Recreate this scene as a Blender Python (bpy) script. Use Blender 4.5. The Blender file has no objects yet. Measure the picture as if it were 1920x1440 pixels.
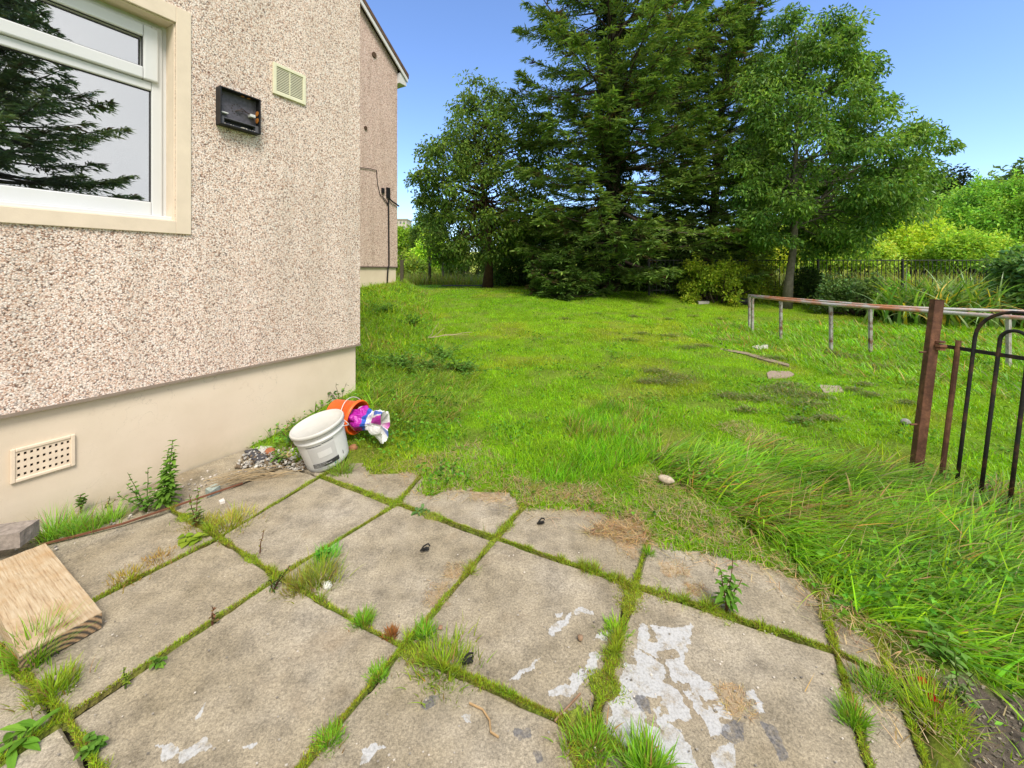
import bpy, math, numpy as np
from math import radians, sin, cos, pi
rng = np.random.default_rng(7)
sc = bpy.context.scene
COL = sc.collection
# ------------------------------------------------------------------ camera, sky, sun, exposure
F, HC, HY = 750.0, 1.3, 505.0           # focal length in photo pixels, eye height, horizon row
cam = bpy.data.objects.new('camera', bpy.data.cameras.new('camera')); COL.objects.link(cam)
cam.location = (0, 0, HC); cam.rotation_euler = (radians(90), 0, 0)
cam.data.sensor_width = 36; cam.data.lens = F / 1920 * 36
cam.data.shift_y = -(720 - HY) / 1920
cam.data.clip_start = .02; cam.data.clip_end = 3000
sc.camera = cam
SUN_EL, SUN_AZ = 54, 158                # azimuth clockwise from +Y
w = bpy.data.worlds.new('World'); sc.world = w; w.use_nodes = True
nt = w.node_tree; bg = nt.nodes['Background']
sky = nt.nodes.new('ShaderNodeTexSky'); sky.sky_type = 'NISHITA'; sky.sun_disc = False
sky.sun_elevation = radians(SUN_EL); sky.sun_rotation = radians(SUN_AZ)
sky.air_density = 1.0; sky.dust_density = .05; sky.ozone_density = 2.2; sky.altitude = 60
tn = nt.nodes.new('ShaderNodeMix'); tn.data_type = 'RGBA'; tn.blend_type = 'MULTIPLY'; tn.inputs[0].default_value = 1; tn.inputs[7].default_value = (1.16, 1.26, 1.50, 1)
nt.links.new(sky.outputs[0], tn.inputs[6])
# a bank of thin grey cloud covers the half of the sky behind the camera (it is what the window mirrors)
tc = nt.nodes.new('ShaderNodeTexCoord'); sx = nt.nodes.new('ShaderNodeSeparateXYZ'); nt.links.new(tc.outputs['Generated'], sx.inputs[0])
cn = nt.nodes.new('ShaderNodeTexNoise'); cn.inputs['Scale'].default_value = 2.2; cn.inputs['Detail'].default_value = 5; nt.links.new(tc.outputs['Generated'], cn.inputs['Vector'])
ma = nt.nodes.new('ShaderNodeMath'); ma.operation = 'MULTIPLY_ADD'; ma.inputs[1].default_value = .35; nt.links.new(cn.outputs['Fac'], ma.inputs[0]); nt.links.new(sx.outputs[1], ma.inputs[2])
mr = nt.nodes.new('ShaderNodeMapRange'); mr.interpolation_type = 'SMOOTHSTEP'; mr.inputs[1].default_value = .46; mr.inputs[2].default_value = .22; nt.links.new(ma.outputs[0], mr.inputs[0])
cr = nt.nodes.new('ShaderNodeValToRGB'); cr.color_ramp.elements[0].position = .3; cr.color_ramp.elements[1].position = .7; cr.color_ramp.elements[0].color = (4.6, 4.75, 5.1, 1); cr.color_ramp.elements[1].color = (6.2, 6.2, 6.3, 1); nt.links.new(cn.outputs['Fac'], cr.inputs[0])
cm = nt.nodes.new('ShaderNodeMix'); cm.data_type = 'RGBA'; nt.links.new(mr.outputs[0], cm.inputs[0]); nt.links.new(tn.outputs[2], cm.inputs[6]); nt.links.new(cr.outputs[0], cm.inputs[7]); nt.links.new(cm.outputs[2], bg.inputs[0]); bg.inputs[1].default_value = .15
sl = bpy.data.lights.new('sun', 'SUN'); sun = bpy.data.objects.new('sun', sl); COL.objects.link(sun)
sl.energy = 3.4; sl.angle = radians(22); sl.color = (1, .92, .80)
sun.rotation_euler = (radians(90 - SUN_EL), 0, radians(180 - SUN_AZ)); sun.location = (5, -8, 12)
sc.view_settings.view_transform = 'Standard'; sc.view_settings.look = 'None'
sc.view_settings.exposure = .40; sc.view_settings.gamma = 1
sc.cycles.max_bounces = 6; sc.cycles.transparent_max_bounces = 6; sc.cycles.use_adaptive_sampling = True
sc.cycles.diffuse_bounces = 3; sc.cycles.glossy_bounces = 3; sc.cycles.transmission_bounces = 4

# ------------------------------------------------------------------ mesh helpers
A = np.array
def nrm(v):
    v = np.asarray(v, float); return v / (np.linalg.norm(v, axis=-1, keepdims=True) + 1e-12)
class MB:
    def __init__(s): s.V = []; s.Q = []; s.T = []; s.C = []; s.n = 0
    def add(s, V, Q=None, T=None, col=(1, 1, 1)):
        V = np.asarray(V, float).reshape(-1, 3)
        if Q is not None and len(Q): s.Q.append(np.asarray(Q, int).reshape(-1, 4) + s.n)
        if T is not None and len(T): s.T.append(np.asarray(T, int).reshape(-1, 3) + s.n)
        col = np.asarray(col, float)
        if col.ndim == 1: col = np.tile(col, (len(V), 1))
        s.V.append(V); s.C.append(col); s.n += len(V); return s
    def build(s, name, m, parent=None, smooth=False, kind=None, bevel=0):
        V = np.concatenate(s.V); C = np.concatenate(s.C)
        loc = A(parent.location) if parent is not None else np.zeros(3)
        if parent is not None and parent.parent is not None: loc = loc + A(parent.parent.location)
        V = V - loc
        Q = np.concatenate(s.Q) if s.Q else np.zeros((0, 4), int)
        T = np.concatenate(s.T) if s.T else np.zeros((0, 3), int)
        me = bpy.data.meshes.new(name)
        me.vertices.add(len(V)); me.vertices.foreach_set('co', V.ravel())
        lv = np.concatenate([Q.ravel(), T.ravel()])
        me.loops.add(len(lv)); me.loops.foreach_set('vertex_index', lv)
        me.polygons.add(len(Q) + len(T))
        ls = np.concatenate([np.arange(len(Q)) * 4, len(Q) * 4 + np.arange(len(T)) * 3])
        me.polygons.foreach_set('loop_start', ls)
        me.update(calc_edges=True)
        me.polygons.foreach_set('use_smooth', np.full(len(ls), bool(smooth)))
        ca = me.color_attributes.new('Col', 'FLOAT_COLOR', 'POINT')
        ca.data.foreach_set('color', np.hstack([C, np.ones((len(C), 1))]).ravel())
        me.materials.append(m)
        o = bpy.data.objects.new(name, me); COL.objects.link(o)
        if parent is not None: o.parent = parent
        if kind: o['kind'] = kind
        if bevel:
            b = o.modifiers.new('bevel', 'BEVEL'); b.width = bevel; b.segments = 2; b.limit_method = 'ANGLE'; b.angle_limit = radians(40)
        return o
def thing(name, label, cat, loc=(0, 0, 0), group=None):
    o = bpy.data.objects.new(name, None); COL.objects.link(o); o.location = loc; o.empty_display_size = .1
    return tag(o, label, cat, group)
def tag(o, label, cat, group=None):
    o['label'] = label; o['category'] = cat
    if group: o['group'] = group
    return o
BQ = [(0, 1, 3, 2), (4, 6, 7, 5), (0, 4, 5, 1), (2, 3, 7, 6), (0, 2, 6, 4), (1, 5, 7, 3)]
def box(mb, c, ax, ay, az, col=(1, 1, 1)):          # half-axis vectors
    c, ax, ay, az = map(A, (c, ax, ay, az)); V = []
    for i in (-1, 1):
        for j in (-1, 1):
            for k in (-1, 1): V.append(c + i * ax + j * ay + k * az)
    return mb.add(V, BQ, col=col)
def tube(mb, pts, rad, n=8, col=(1, 1, 1), caps=True):
    pts = np.asarray(pts, float); k = len(pts)
    rad = np.full(k, rad) if np.isscalar(rad) else np.asarray(rad, float)
    t = nrm(np.gradient(pts, axis=0)); ref = A((0, 0, 1.)) if abs(t[0][2]) < .9 else A((1., 0, 0))
    V = []; u = nrm(np.cross(ref, t[0]))
    for i in range(k):
        u = nrm(u - t[i] * u.dot(t[i])); v = np.cross(t[i], u)
        a = np.arange(n) * 2 * pi / n
        V.append(pts[i] + rad[i] * (np.cos(a)[:, None] * u + np.sin(a)[:, None] * v))
    Q = [(i * n + j, i * n + (j + 1) % n, (i + 1) * n + (j + 1) % n, (i + 1) * n + j) for i in range(k - 1) for j in range(n)]
    V = list(np.concatenate(V)); T = []
    if caps:
        V += [pts[0], pts[-1]]; b = k * n
        T = [(b, (j + 1) % n, j) for j in range(n)] + [(b + 1, (k - 1) * n + j, (k - 1) * n + (j + 1) % n) for j in range(n)]
    return mb.add(V, Q, T, col)
def lathe(mb, prof, o, ax, n=40, col=(1, 1, 1)):    # prof: (r, h) pairs about axis ax from o
    ax = nrm(ax); u = nrm(np.cross(ax, (0.3, 1, 0.1))); v = np.cross(ax, u); V = []
    for r, h in prof:
        a = np.arange(n) * 2 * pi / n
        V.append(A(o) + ax * h + r * (np.cos(a)[:, None] * u + np.sin(a)[:, None] * v))
    Q = [(i * n + j, i * n + (j + 1) % n, (i + 1) * n + (j + 1) % n, (i + 1) * n + j) for i in range(len(prof) - 1) for j in range(n)]
    return mb.add(np.concatenate(V), Q, col=col)
_tabs = {}
def vn(x, y, s, seed=0):                              # value noise in 0..1, feature size s
    if seed not in _tabs: _tabs[seed] = np.random.default_rng(1000 + seed).random((128, 128))
    t = _tabs[seed]; x = np.asarray(x, float) / s + 500; y = np.asarray(y, float) / s + 500
    i = np.floor(x).astype(int); j = np.floor(y).astype(int); fx = x - i; fy = y - j
    fx = fx * fx * (3 - 2 * fx); fy = fy * fy * (3 - 2 * fy)
    g = lambda a, b: t[a % 128, b % 128]
    return (g(i, j) * (1 - fx) + g(i + 1, j) * fx) * (1 - fy) + (g(i, j + 1) * (1 - fx) + g(i + 1, j + 1) * fx) * fy
def fbm(x, y, s, seed=0, o=3): return sum(vn(x, y, s / 2**k, seed + k) / 2**k for k in range(o)) / sum(1 / 2**k for k in range(o))
def S(t): t = np.clip(t, 0, 1); return t * t * (3 - 2 * t)
def inpoly(x, y, P):
    x = np.asarray(x, float); y = np.asarray(y, float); r = np.zeros(x.shape, bool); n = len(P)
    for i in range(n):
        x0, y0 = P[i][:2]; x1, y1 = P[(i + 1) % n][:2]
        c = ((y0 > y) != (y1 > y)); r ^= c & (x < (x1 - x0) * (y - y0) / (y1 - y0 + 1e-12) + x0)
    return r
def gp(px, py, z=0.):                                 # a spot of the flat ground read off the photograph
    Y = (HC - z) * F / (py - HY); return A(((px - 960) / F * Y, Y, z))
def at(px, py, Y): return A(((px - 960) / F * Y, Y, HC + (HY - py) / F * Y))

# ------------------------------------------------------------------ terrain height
E_PX = [(560, 862), (672, 868), (700, 893), (780, 885), (800, 935), (850, 918), (955, 926), (985, 960), (1090, 952), (1180, 975), (1238, 1030),
        (1330, 1040), (1440, 1062), (1540, 1122), (1590, 1192), (1670, 1200), (1722, 1300), (1765, 1440)]
PATIO = [gp(*p)[:2] for p in E_PX] + [A((.85, .3)), A((-2.5, -1.)), A((-5., -1.)), A((-5, 1.0))]
U = nrm(A((.553, 1., 0))); N_ = A((U[1], -U[0], 0)); CN = A((-1.412, 3.717, 0)); FN = A((-3.44, 12.0, 0))
PATIO.append((CN - U * 1.0 - N_ * .3)[:2])
def W(s, z, o=0, C=CN): return C - U * s + N_ * o + A((0, 0, z))
def wpx(px, py, C=CN, o=0):                          # photo pixel -> (s, z) on a wall plane
    P = C + N_ * o; d = A(((px - 960) / F, 1, (HY - py) / F)); t = P.dot(N_) / d.dot(N_); q = d * t
    return (P - q)[:2].dot(U[:2]), HC + q[2]
def natural(X, Y):
    X = np.asarray(X, float); Y = np.asarray(Y, float)
    b = .52 * S((Y - 3.5) / 12) * (1 - .75 * S((X - .5) / 4) * (1 - S((Y - 8) / 6)))
    d = X + 1.41 + .245 * (Y - 3.72)
    amp = (.16 + .34 * np.clip((Y - 3.5) / 8.5, 0, 1)) * S((Y - 2.75) / 1.0) * (1 - S((Y - 13) / 5))
    z = b + amp * (1 - S((d + .1) / 1.15))
    z = z + .03 * (fbm(X, Y, 1.3, 3) - .5) * S((Y - 2) / 3)
    z = z + 7.0 * S((Y - 30) / 120) + S((X - 12) / 25) * S((Y - 14) / 20) * 1.6
    return z
def ht(X, Y):
    z = natural(X, Y)
    return np.where(inpoly(X, Y, PATIO), -.035, z + .008)
def gr(px, py):                                       # pixel ray meets terrain
    d = A(((px - 960) / F, 1, (HY - py) / F)); Y = 1.
    while Y < 60:
        if HC + d[2] * Y <= natural(d[0] * Y, Y): break
        Y += .01
    return A((d[0] * Y, Y, HC + d[2] * Y))
def onT(X, Y, dz=0): return A((X, Y, float(natural(X, Y)) + dz))

# ------------------------------------------------------------------ materials
def mat(name):
    m = bpy.data.materials.new(name); m.use_nodes = True; t = m.node_tree
    return m, t, t.nodes['Principled BSDF']
def nd(t, k, **kw):
    n = t.nodes.new(k)
    for a, b in kw.items():
        if a.startswith('i_'):
            key = a[2:]; n.inputs[int(key) if key.isdigit() else key].default_value = b
        else: setattr(n, a, b)
    return n
def ramp(t, src, stops, interp='LINEAR'):
    r = nd(t, 'ShaderNodeValToRGB'); r.color_ramp.interpolation = interp; e = r.color_ramp.elements
    while len(e) < len(stops): e.new(.5)
    for q, (p, c) in zip(e, stops): q.position = p; q.color = (*c, 1) if len(c) == 3 else c
    t.links.new(src, r.inputs[0]); return r.outputs[0]
def g3(v): return (v, v, v)
def noise(t, scale, detail=4, rough=.6, vec=None, dist=0):
    n = nd(t, 'ShaderNodeTexNoise'); n.inputs['Scale'].default_value = scale; n.inputs['Detail'].default_value = detail
    n.inputs['Roughness'].default_value = rough; n.inputs['Distortion'].default_value = dist
    if vec is None:
        c = nd(t, 'ShaderNodeTexCoord'); vec = c.outputs['Object']
    t.links.new(vec, n.inputs['Vector']); return n.outputs['Fac']
def mix(t, f, a, b, mode='MIX'):
    m = nd(t, 'ShaderNodeMix', data_type='RGBA', blend_type=mode)
    for sock, v in ((m.inputs[0], f), (m.inputs[6], a), (m.inputs[7], b)):
        if hasattr(v, 'is_linked'): t.links.new(v, sock)
        else: sock.default_value = v if sock == m.inputs[0] else (*v, 1)
    return m.outputs[2]
def bump(t, p, h, s=.5, d=.01):
    b = nd(t, 'ShaderNodeBump'); b.inputs['Strength'].default_value = s; b.inputs['Distance'].default_value = d
    t.links.new(h, b.inputs['Height']); t.links.new(b.outputs[0], p.inputs['Normal']); return b
def simple(name, c, rough=.6, spec=.3, var=.15, sc_=20, metal=0, bmp=0, bs=200):
    m, t, p = mat(name); n = noise(t, sc_, 5)
    a = tuple(x * (1 - var) for x in c); b = tuple(min(1, x * (1 + var)) for x in c)
    t.links.new(ramp(t, n, [(.3, a), (.7, b)]), p.inputs['Base Color'])
    p.inputs['Roughness'].default_value = rough; p.inputs['Specular IOR Level'].default_value = spec; p.inputs['Metallic'].default_value = metal
    if bmp: bump(t, p, noise(t, bs, 4), bmp, .003)
    return m
def leafmat(name, trans=.35, gloss=.12, rough=.5, tint=(1.25, 1.2, .55)):
    m, t, p = mat(name); t.nodes.remove(p); out = t.nodes['Material Output']
    at_ = nd(t, 'ShaderNodeVertexColor', layer_name='Col')
    d = nd(t, 'ShaderNodeBsdfDiffuse'); tr = nd(t, 'ShaderNodeBsdfTranslucent'); g = nd(t, 'ShaderNodeBsdfGlossy'); g.inputs['Roughness'].default_value = rough
    g.inputs['Color'].default_value = (.75, .8, .8, 1)
    t.links.new(at_.outputs[0], d.inputs[0]); t.links.new(mix(t, 1., at_.outputs[0], tint, 'MULTIPLY'), tr.inputs[0])
    m1 = nd(t, 'ShaderNodeMixShader'); m1.inputs[0].default_value = trans; t.links.new(d.outputs[0], m1.inputs[1]); t.links.new(tr.outputs[0], m1.inputs[2])
    fr = nd(t, 'ShaderNodeFresnel'); fr.inputs[0].default_value = 1.35
    mm = nd(t, 'ShaderNodeMath', operation='MULTIPLY'); mm.inputs[1].default_value = gloss; t.links.new(fr.outputs[0], mm.inputs[0])
    m2 = nd(t, 'ShaderNodeMixShader'); t.links.new(mm.outputs[0], m2.inputs[0]); t.links.new(m1.outputs[0], m2.inputs[1]); t.links.new(g.outputs[0], m2.inputs[2])
    t.links.new(m2.outputs[0], out.inputs[0]); return m
M_LEAF = leafmat('leaf', .4, .12); M_NEEDLE = leafmat('needles', .25, .1); M_GRASS = leafmat('grass_blade', .45, .10, .45)
def colmat(name, rough=.7, spec=.3, var=.25, s=30, bmp=.2):   # vertex colour times noise
    m, t, p = mat(name); v = nd(t, 'ShaderNodeVertexColor', layer_name='Col')
    t.links.new(mix(t, 1., v.outputs[0], ramp(t, noise(t, s, 5), [(.3, g3(1 - var)), (.7, g3(1 + var * .4))]), 'MULTIPLY'), p.inputs['Base Color'])
    p.inputs['Roughness'].default_value = rough; p.inputs['Specular IOR Level'].default_value = spec
    if bmp: bump(t, p, noise(t, s * 4, 4), bmp, .004)
    return m
M_ITEM = colmat('small_item'); M_STONE = colmat('stone', .9, .2, .3, 60, .5)

def roughcast(name, scale, stops, dist=.004):
    m, t, p = mat(name); c = nd(t, 'ShaderNodeTexCoord')
    v = nd(t, 'ShaderNodeTexVoronoi', feature='F1'); v.inputs['Scale'].default_value = scale; v.inputs['Randomness'].default_value = 1
    t.links.new(c.outputs['Object'], v.inputs['Vector'])
    sep = nd(t, 'ShaderNodeSeparateColor'); t.links.new(v.outputs['Color'], sep.inputs[0])
    base = ramp(t, sep.outputs[0], stops, 'CONSTANT')
    v2 = nd(t, 'ShaderNodeTexVoronoi', feature='F1'); v2.inputs['Scale'].default_value = scale * 1.9; t.links.new(c.outputs['Object'], v2.inputs['Vector'])
    sep2 = nd(t, 'ShaderNodeSeparateColor'); t.links.new(v2.outputs['Color'], sep2.inputs[0])
    b2 = ramp(t, sep2.outputs[1], stops, 'CONSTANT')
    base = mix(t, .28, base, b2)
    edge = ramp(t, v.outputs['Distance'], [(.4, g3(1)), (.8, g3(.6))])
    base = mix(t, 1., base, edge, 'MULTIPLY')
    base = mix(t, .35, base, mix(t, 1., base, ramp(t, noise(t, 1.4, 3), [(.35, (.88, .85, .83)), (.65, (1.05, 1.02, 1.01))]), 'MULTIPLY'))
    mp = nd(t, 'ShaderNodeMapping'); mp.inputs['Scale'].default_value = (3.2, 3.2, .3); t.links.new(c.outputs['Object'], mp.inputs[0])
    base = mix(t, 1., base, ramp(t, noise(t, 1.6, 5, .6, mp.outputs[0]), [(.36, (.93, .91, .89)), (.5, (1.02, 1., .99)), (.7, (1.08, 1.06, 1.06))]), 'MULTIPLY')
    t.links.new(base, p.inputs['Base Color']); p.inputs['Roughness'].default_value = .8; p.inputs['Specular IOR Level'].default_value = .25
    inv = nd(t, 'ShaderNodeMath', operation='MULTIPLY_ADD'); inv.inputs[1].default_value = -1; inv.inputs[2].default_value = 1
    t.links.new(v.outputs['Distance'], inv.inputs[0]); bump(t, p, inv.outputs[0], .7, dist)
    return m
ST = [(0, (.09, .055, .04)), (.08, (.32, .17, .11)), (.17, (.62, .42, .32)), (.30, (.78, .62, .53)), (.5, (.86, .75, .67)), (.72, (.93, .87, .82)), (.90, (.36, .32, .31)), (.945, (.95, .92, .9))]
M_RC = roughcast('roughcast', 140, ST, .0028)
M_RC2 = roughcast('roughcast_far', 42, [(0, (.42, .29, .25)), (.15, (.58, .44, .39)), (.45, (.68, .54, .48)), (.8, (.77, .65, .60))], .005)
def plinthmat():
    m, t, p = mat('plinth_paint')
    n1 = noise(t, 1.5, 5); n2 = noise(t, 14, 6, .7)
    c = ramp(t, n1, [(.3, (.62, .52, .40)), (.55, (.70, .595, .475)), (.75, (.73, .635, .52))])
    c = mix(t, ramp(t, n2, [(.62, g3(0)), (.72, g3(.35))]), c, (.5, .4, .29))
    g = nd(t, 'ShaderNodeTexCoord'); sp = nd(t, 'ShaderNodeSeparateXYZ'); t.links.new(g.outputs['Object'], sp.inputs[0])
    ml = nd(t, 'ShaderNodeMath', operation='MULTIPLY_ADD'); ml.inputs[1].default_value = -6; ml.inputs[2].default_value = 1.0; t.links.new(sp.outputs[2], ml.inputs[0])
    mm = nd(t, 'ShaderNodeMath', operation='MULTIPLY', use_clamp=True); t.links.new(ml.outputs[0], mm.inputs[0]); t.links.new(n2, mm.inputs[1])
    c = mix(t, mm.outputs[0], c, (.38, .34, .23))
    vc = nd(t, 'ShaderNodeTexVoronoi', feature='DISTANCE_TO_EDGE'); vc.inputs['Scale'].default_value = 1.7; dn = nd(t, 'ShaderNodeTexNoise'); dn.inputs['Scale'].default_value = 6; dn.inputs['Detail'].default_value = 6
    va = nd(t, 'ShaderNodeVectorMath', operation='ADD'); t.links.new(g.outputs['Object'], dn.inputs['Vector']); t.links.new(g.outputs['Object'], va.inputs[0]); t.links.new(dn.outputs['Color'], va.inputs[1]); t.links.new(va.outputs[0], vc.inputs['Vector'])
    cm_ = nd(t, 'ShaderNodeMath', operation='MULTIPLY'); t.links.new(ramp(t, vc.outputs['Distance'], [(0, g3(1)), (.006, g3(0))]), cm_.inputs[0]); t.links.new(ramp(t, n1, [(.48, g3(0)), (.6, g3(.55))]), cm_.inputs[1])
    c = mix(t, cm_.outputs[0], c, (.3, .25, .19)); c = mix(t, ramp(t, noise(t, 160, 3), [(.70, g3(0)), (.74, g3(.5))]), c, (.28, .23, .17))
    t.links.new(c, p.inputs['Base Color']); p.inputs['Roughness'].default_value = .75; bump(t, p, noise(t, 60, 6, .7), .25, .004); return m
M_PL = plinthmat()
M_SUR = simple('painted_surround', (.72, .61, .49), .7, .3, .06, 8, bmp=.2, bs=90)
M_UPVC = simple('white_upvc', (.64, .65, .67), .3, .5, .03, 3)
M_UPVC2 = simple('aged_upvc', (.68, .68, .65), .5, .4, .15, 25)
M_GASK = simple('black_gasket', (.02, .02, .022), .6)
M_TILE = simple('roof_tile', (.12, .075, .055), .85, .2, .3, 12, bmp=.6, bs=20)
M_BLACK = simple('black_plastic', (.012, .012, .014), .5, .35, .3, 30)
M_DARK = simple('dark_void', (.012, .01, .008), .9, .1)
M_CREAM = simple('cream_plastic', (.72, .7, .52), .5, .4, .05, 10)
M_WHITE = simple('white_plastic', (.62, .625, .62), .35, .45, .06, 9)
M_ORANGE = simple('orange_plastic', (.85, .13, .015), .4, .45, .08, 12)
M_TERRA = simple('painted_airbrick', (.72, .60, .47), .75, .3, .08, 25, bmp=.2)
def glassmat():
    m, t, p = mat('window_glass'); t.nodes.remove(p); out = t.nodes['Material Output']
    g = nd(t, 'ShaderNodeBsdfGlossy'); g.inputs['Roughness'].default_value = .002; g.inputs['Color'].default_value = (.95, .95, .94, 1)
    tr = nd(t, 'ShaderNodeBsdfTransparent'); tr.inputs[0].default_value = (.8, .83, .82, 1)
    mx = nd(t, 'ShaderNodeMixShader'); mx.inputs[0].default_value = .56
    t.links.new(tr.outputs[0], mx.inputs[1]); t.links.new(g.outputs[0], mx.inputs[2]); t.links.new(mx.outputs[0], out.inputs[0]); return m
M_GLASS = glassmat()
def rust(name, base, rusty, thr=(.45, .6), rough=.7, s=9):
    m, t, p = mat(name); n = noise(t, s, 7, .7)
    c = ramp(t, n, [(thr[0], base), (thr[1], rusty)]); c = mix(t, .5, c, mix(t, 1., c, ramp(t, noise(t, 90, 4), [(.3, g3(.5)), (.7, g3(1.2))]), 'MULTIPLY'))
    t.links.new(c, p.inputs['Base Color']); p.inputs['Roughness'].default_value = rough; p.inputs['Specular IOR Level'].default_value = .3
    bump(t, p, noise(t, 120, 5), .4, .002); return m
M_RUST = rust('rusty_brown_paint', (.10, .045, .03), (.24, .11, .065), rough=.6, s=7)
M_BAR = rust('rusty_black_bar', (.022, .021, .022), (.13, .06, .035), (.5, .68), s=8)
M_RAIL = rust('galvanised_pipe', (.45, .45, .46), (.45, .19, .10), (.44, .58), .55, 2.2)
M_RAIL2 = rust('weathered_post', (.42, .42, .4), (.16, .08, .05), (.46, .6), .7, 7)
M_BARK = colmat('bark', .9, .15, .45, 9, .8)
M_IRON = simple('black_iron', (.03, .032, .034), .6, .3)

# ------------------------------------------------------------------ terrain sheet
def axis(lo, hi, d0, d1, step, grow):
    a = list(np.arange(d0, d1, step)); x = a[-1]; st = step
    while x < hi: st *= grow; x += st; a.append(x)
    x = d0; st = step; b = []
    while x > lo: st *= grow; x -= st; b.append(x)
    return A(b[::-1] + a)
def lawn_col(X, Y):
    n1 = fbm(X, Y, .9, 11); n2 = fbm(X, Y, .22, 15); n3 = fbm(X, Y, 3.5, 19)
    g = A((.20, .45, .014)) * (1 - n3[..., None]) + A((.35, .55, .020)) * n3[..., None]
    yl = A((.42, .44, .04)); t = np.clip((n1 - .56) * 3.0, 0, .42)[..., None]
    c = g * (1 - t) + yl * t
    return c * (.7 + .6 * n2[..., None])
SOILP = [gp(*p)[:2] for p in ((1760, 1275), (1840, 1290), (1980, 1330), (2100, 1440), (1900, 1700), (1830, 1600), (1800, 1400))]
def soilmask(X, Y):
    j = .06 * (fbm(X, Y, .2, 31) - .5); return inpoly(X + j, Y - j, SOILP)
def terrain():
    xs = axis(-900, 900, -3.6, 4.6, .045, 1.09); ys = axis(-60, 1500, .4, 8.0, .05, 1.07)
    X, Y = np.meshgrid(xs, ys); Z = ht(X, Y) + .012 * (fbm(X, Y, .16, 5) - .5) * (X**2 + Y**2 < 200)
    c = lawn_col(X, Y) * .55
    so = S((fbm(X, Y, .35, 41) - .48) * 7)[..., None]
    c = c * (1 - .25 * so) + A((.17, .125, .07)) * .25 * so
    ins = inpoly(X, Y, PATIO)[..., None]; c = np.where(ins, A((.06, .05, .035)), c)
    c = np.where(soilmask(X, Y)[..., None], A((.15, .125, .1)) * (.6 + .8 * fbm(X, Y, .08, 44)[..., None]), c)
    far = S((Y - 19) / 6)[..., None]; c = c * (1 - far) + A((.32, .38, .06)) * far * (.6 + .8 * fbm(X, Y, 3, 47)[..., None])
    nx, ny = len(xs), len(ys); i = np.arange(ny - 1)[:, None] * nx + np.arange(nx - 1)[None]
    Q = np.stack([i, i + 1, i + nx + 1, i + nx], -1).reshape(-1, 4)
    m, t, p = mat('ground'); v = nd(t, 'ShaderNodeVertexColor', layer_name='Col')
    cc = mix(t, 1., v.outputs[0], ramp(t, noise(t, 38, 8, .75), [(.3, g3(.45)), (.5, g3(.95)), (.7, g3(1.5))]), 'MULTIPLY')
    t.links.new(cc, p.inputs['Base Color']); p.inputs['Roughness'].default_value = 1; p.inputs['Specular IOR Level'].default_value = .1
    bump(t, p, noise(t, 60, 8, .75), .8, .02)
    MB().add(np.stack([X, Y, Z], -1), Q, col=c.reshape(-1, 3)).build('ground', m, smooth=True, kind='structure')
terrain()

# ------------------------------------------------------------------ paving
NO = {}
def setn(i, j, p): NO[i, j] = A(p[:2])
for (i, j), p in {(1, 0): (600, 893), (1, 1): (745, 945), (1, 2): (930, 1010), (1, 3): (1190, 1100), (1, 4): (1568, 1222),
                  (2, 0): (412, 1009), (2, 1): (522, 1083), (2, 2): (755, 1215), (2, 3): (1108, 1375), (3, 1): (122, 1345), (2, -1): (322, 957), (1, -1): (540, 872),
                  (0, 1): (800, 880)}.items(): setn(i, j, gp(*p))
VA = (NO[1, 2] - NO[2, 2]); VB = (NO[1, 3] - NO[1, 2])
setn(2, 4, gp(1612, 1425) - A((*(VA * .1), 0)) * 1.2); NO[2, 4] = NO[1, 4] - VA * 1.02
NO[0, 0] = NO[1, 0] + VA; NO[0, 2] = NO[1, 2] + VA; NO[0, 3] = NO[1, 3] + VA; NO[0, 4] = NO[1, 4] + VA; NO[0, -1] = NO[1, -1] + VA
NO[3, 0] = NO[2, 0] - VA * 1.05 - VB * .08; NO[3, 2] = NO[3, 1] + VB; NO[3, 3] = NO[2, 3] - VA; NO[3, 4] = NO[2, 4] - VA; NO[3, 2] = NO[2, 2] - VA
NO[3, -1] = NO[2, -1] - VA * 1.1 - VB * .1
for j in range(-1, 5): NO[4, j] = NO[3, j] - VA; NO[5, j] = NO[4, j] - VA
for i in range(0, 6): NO[i, 5] = NO[i, 4] + VB * .30
NO[1, 5] = gp(1672, 1272)[:2]; NO[0, 5] = NO[1, 5] + VA * .9; NO[2, 5] = NO[1, 5] - VA
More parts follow.
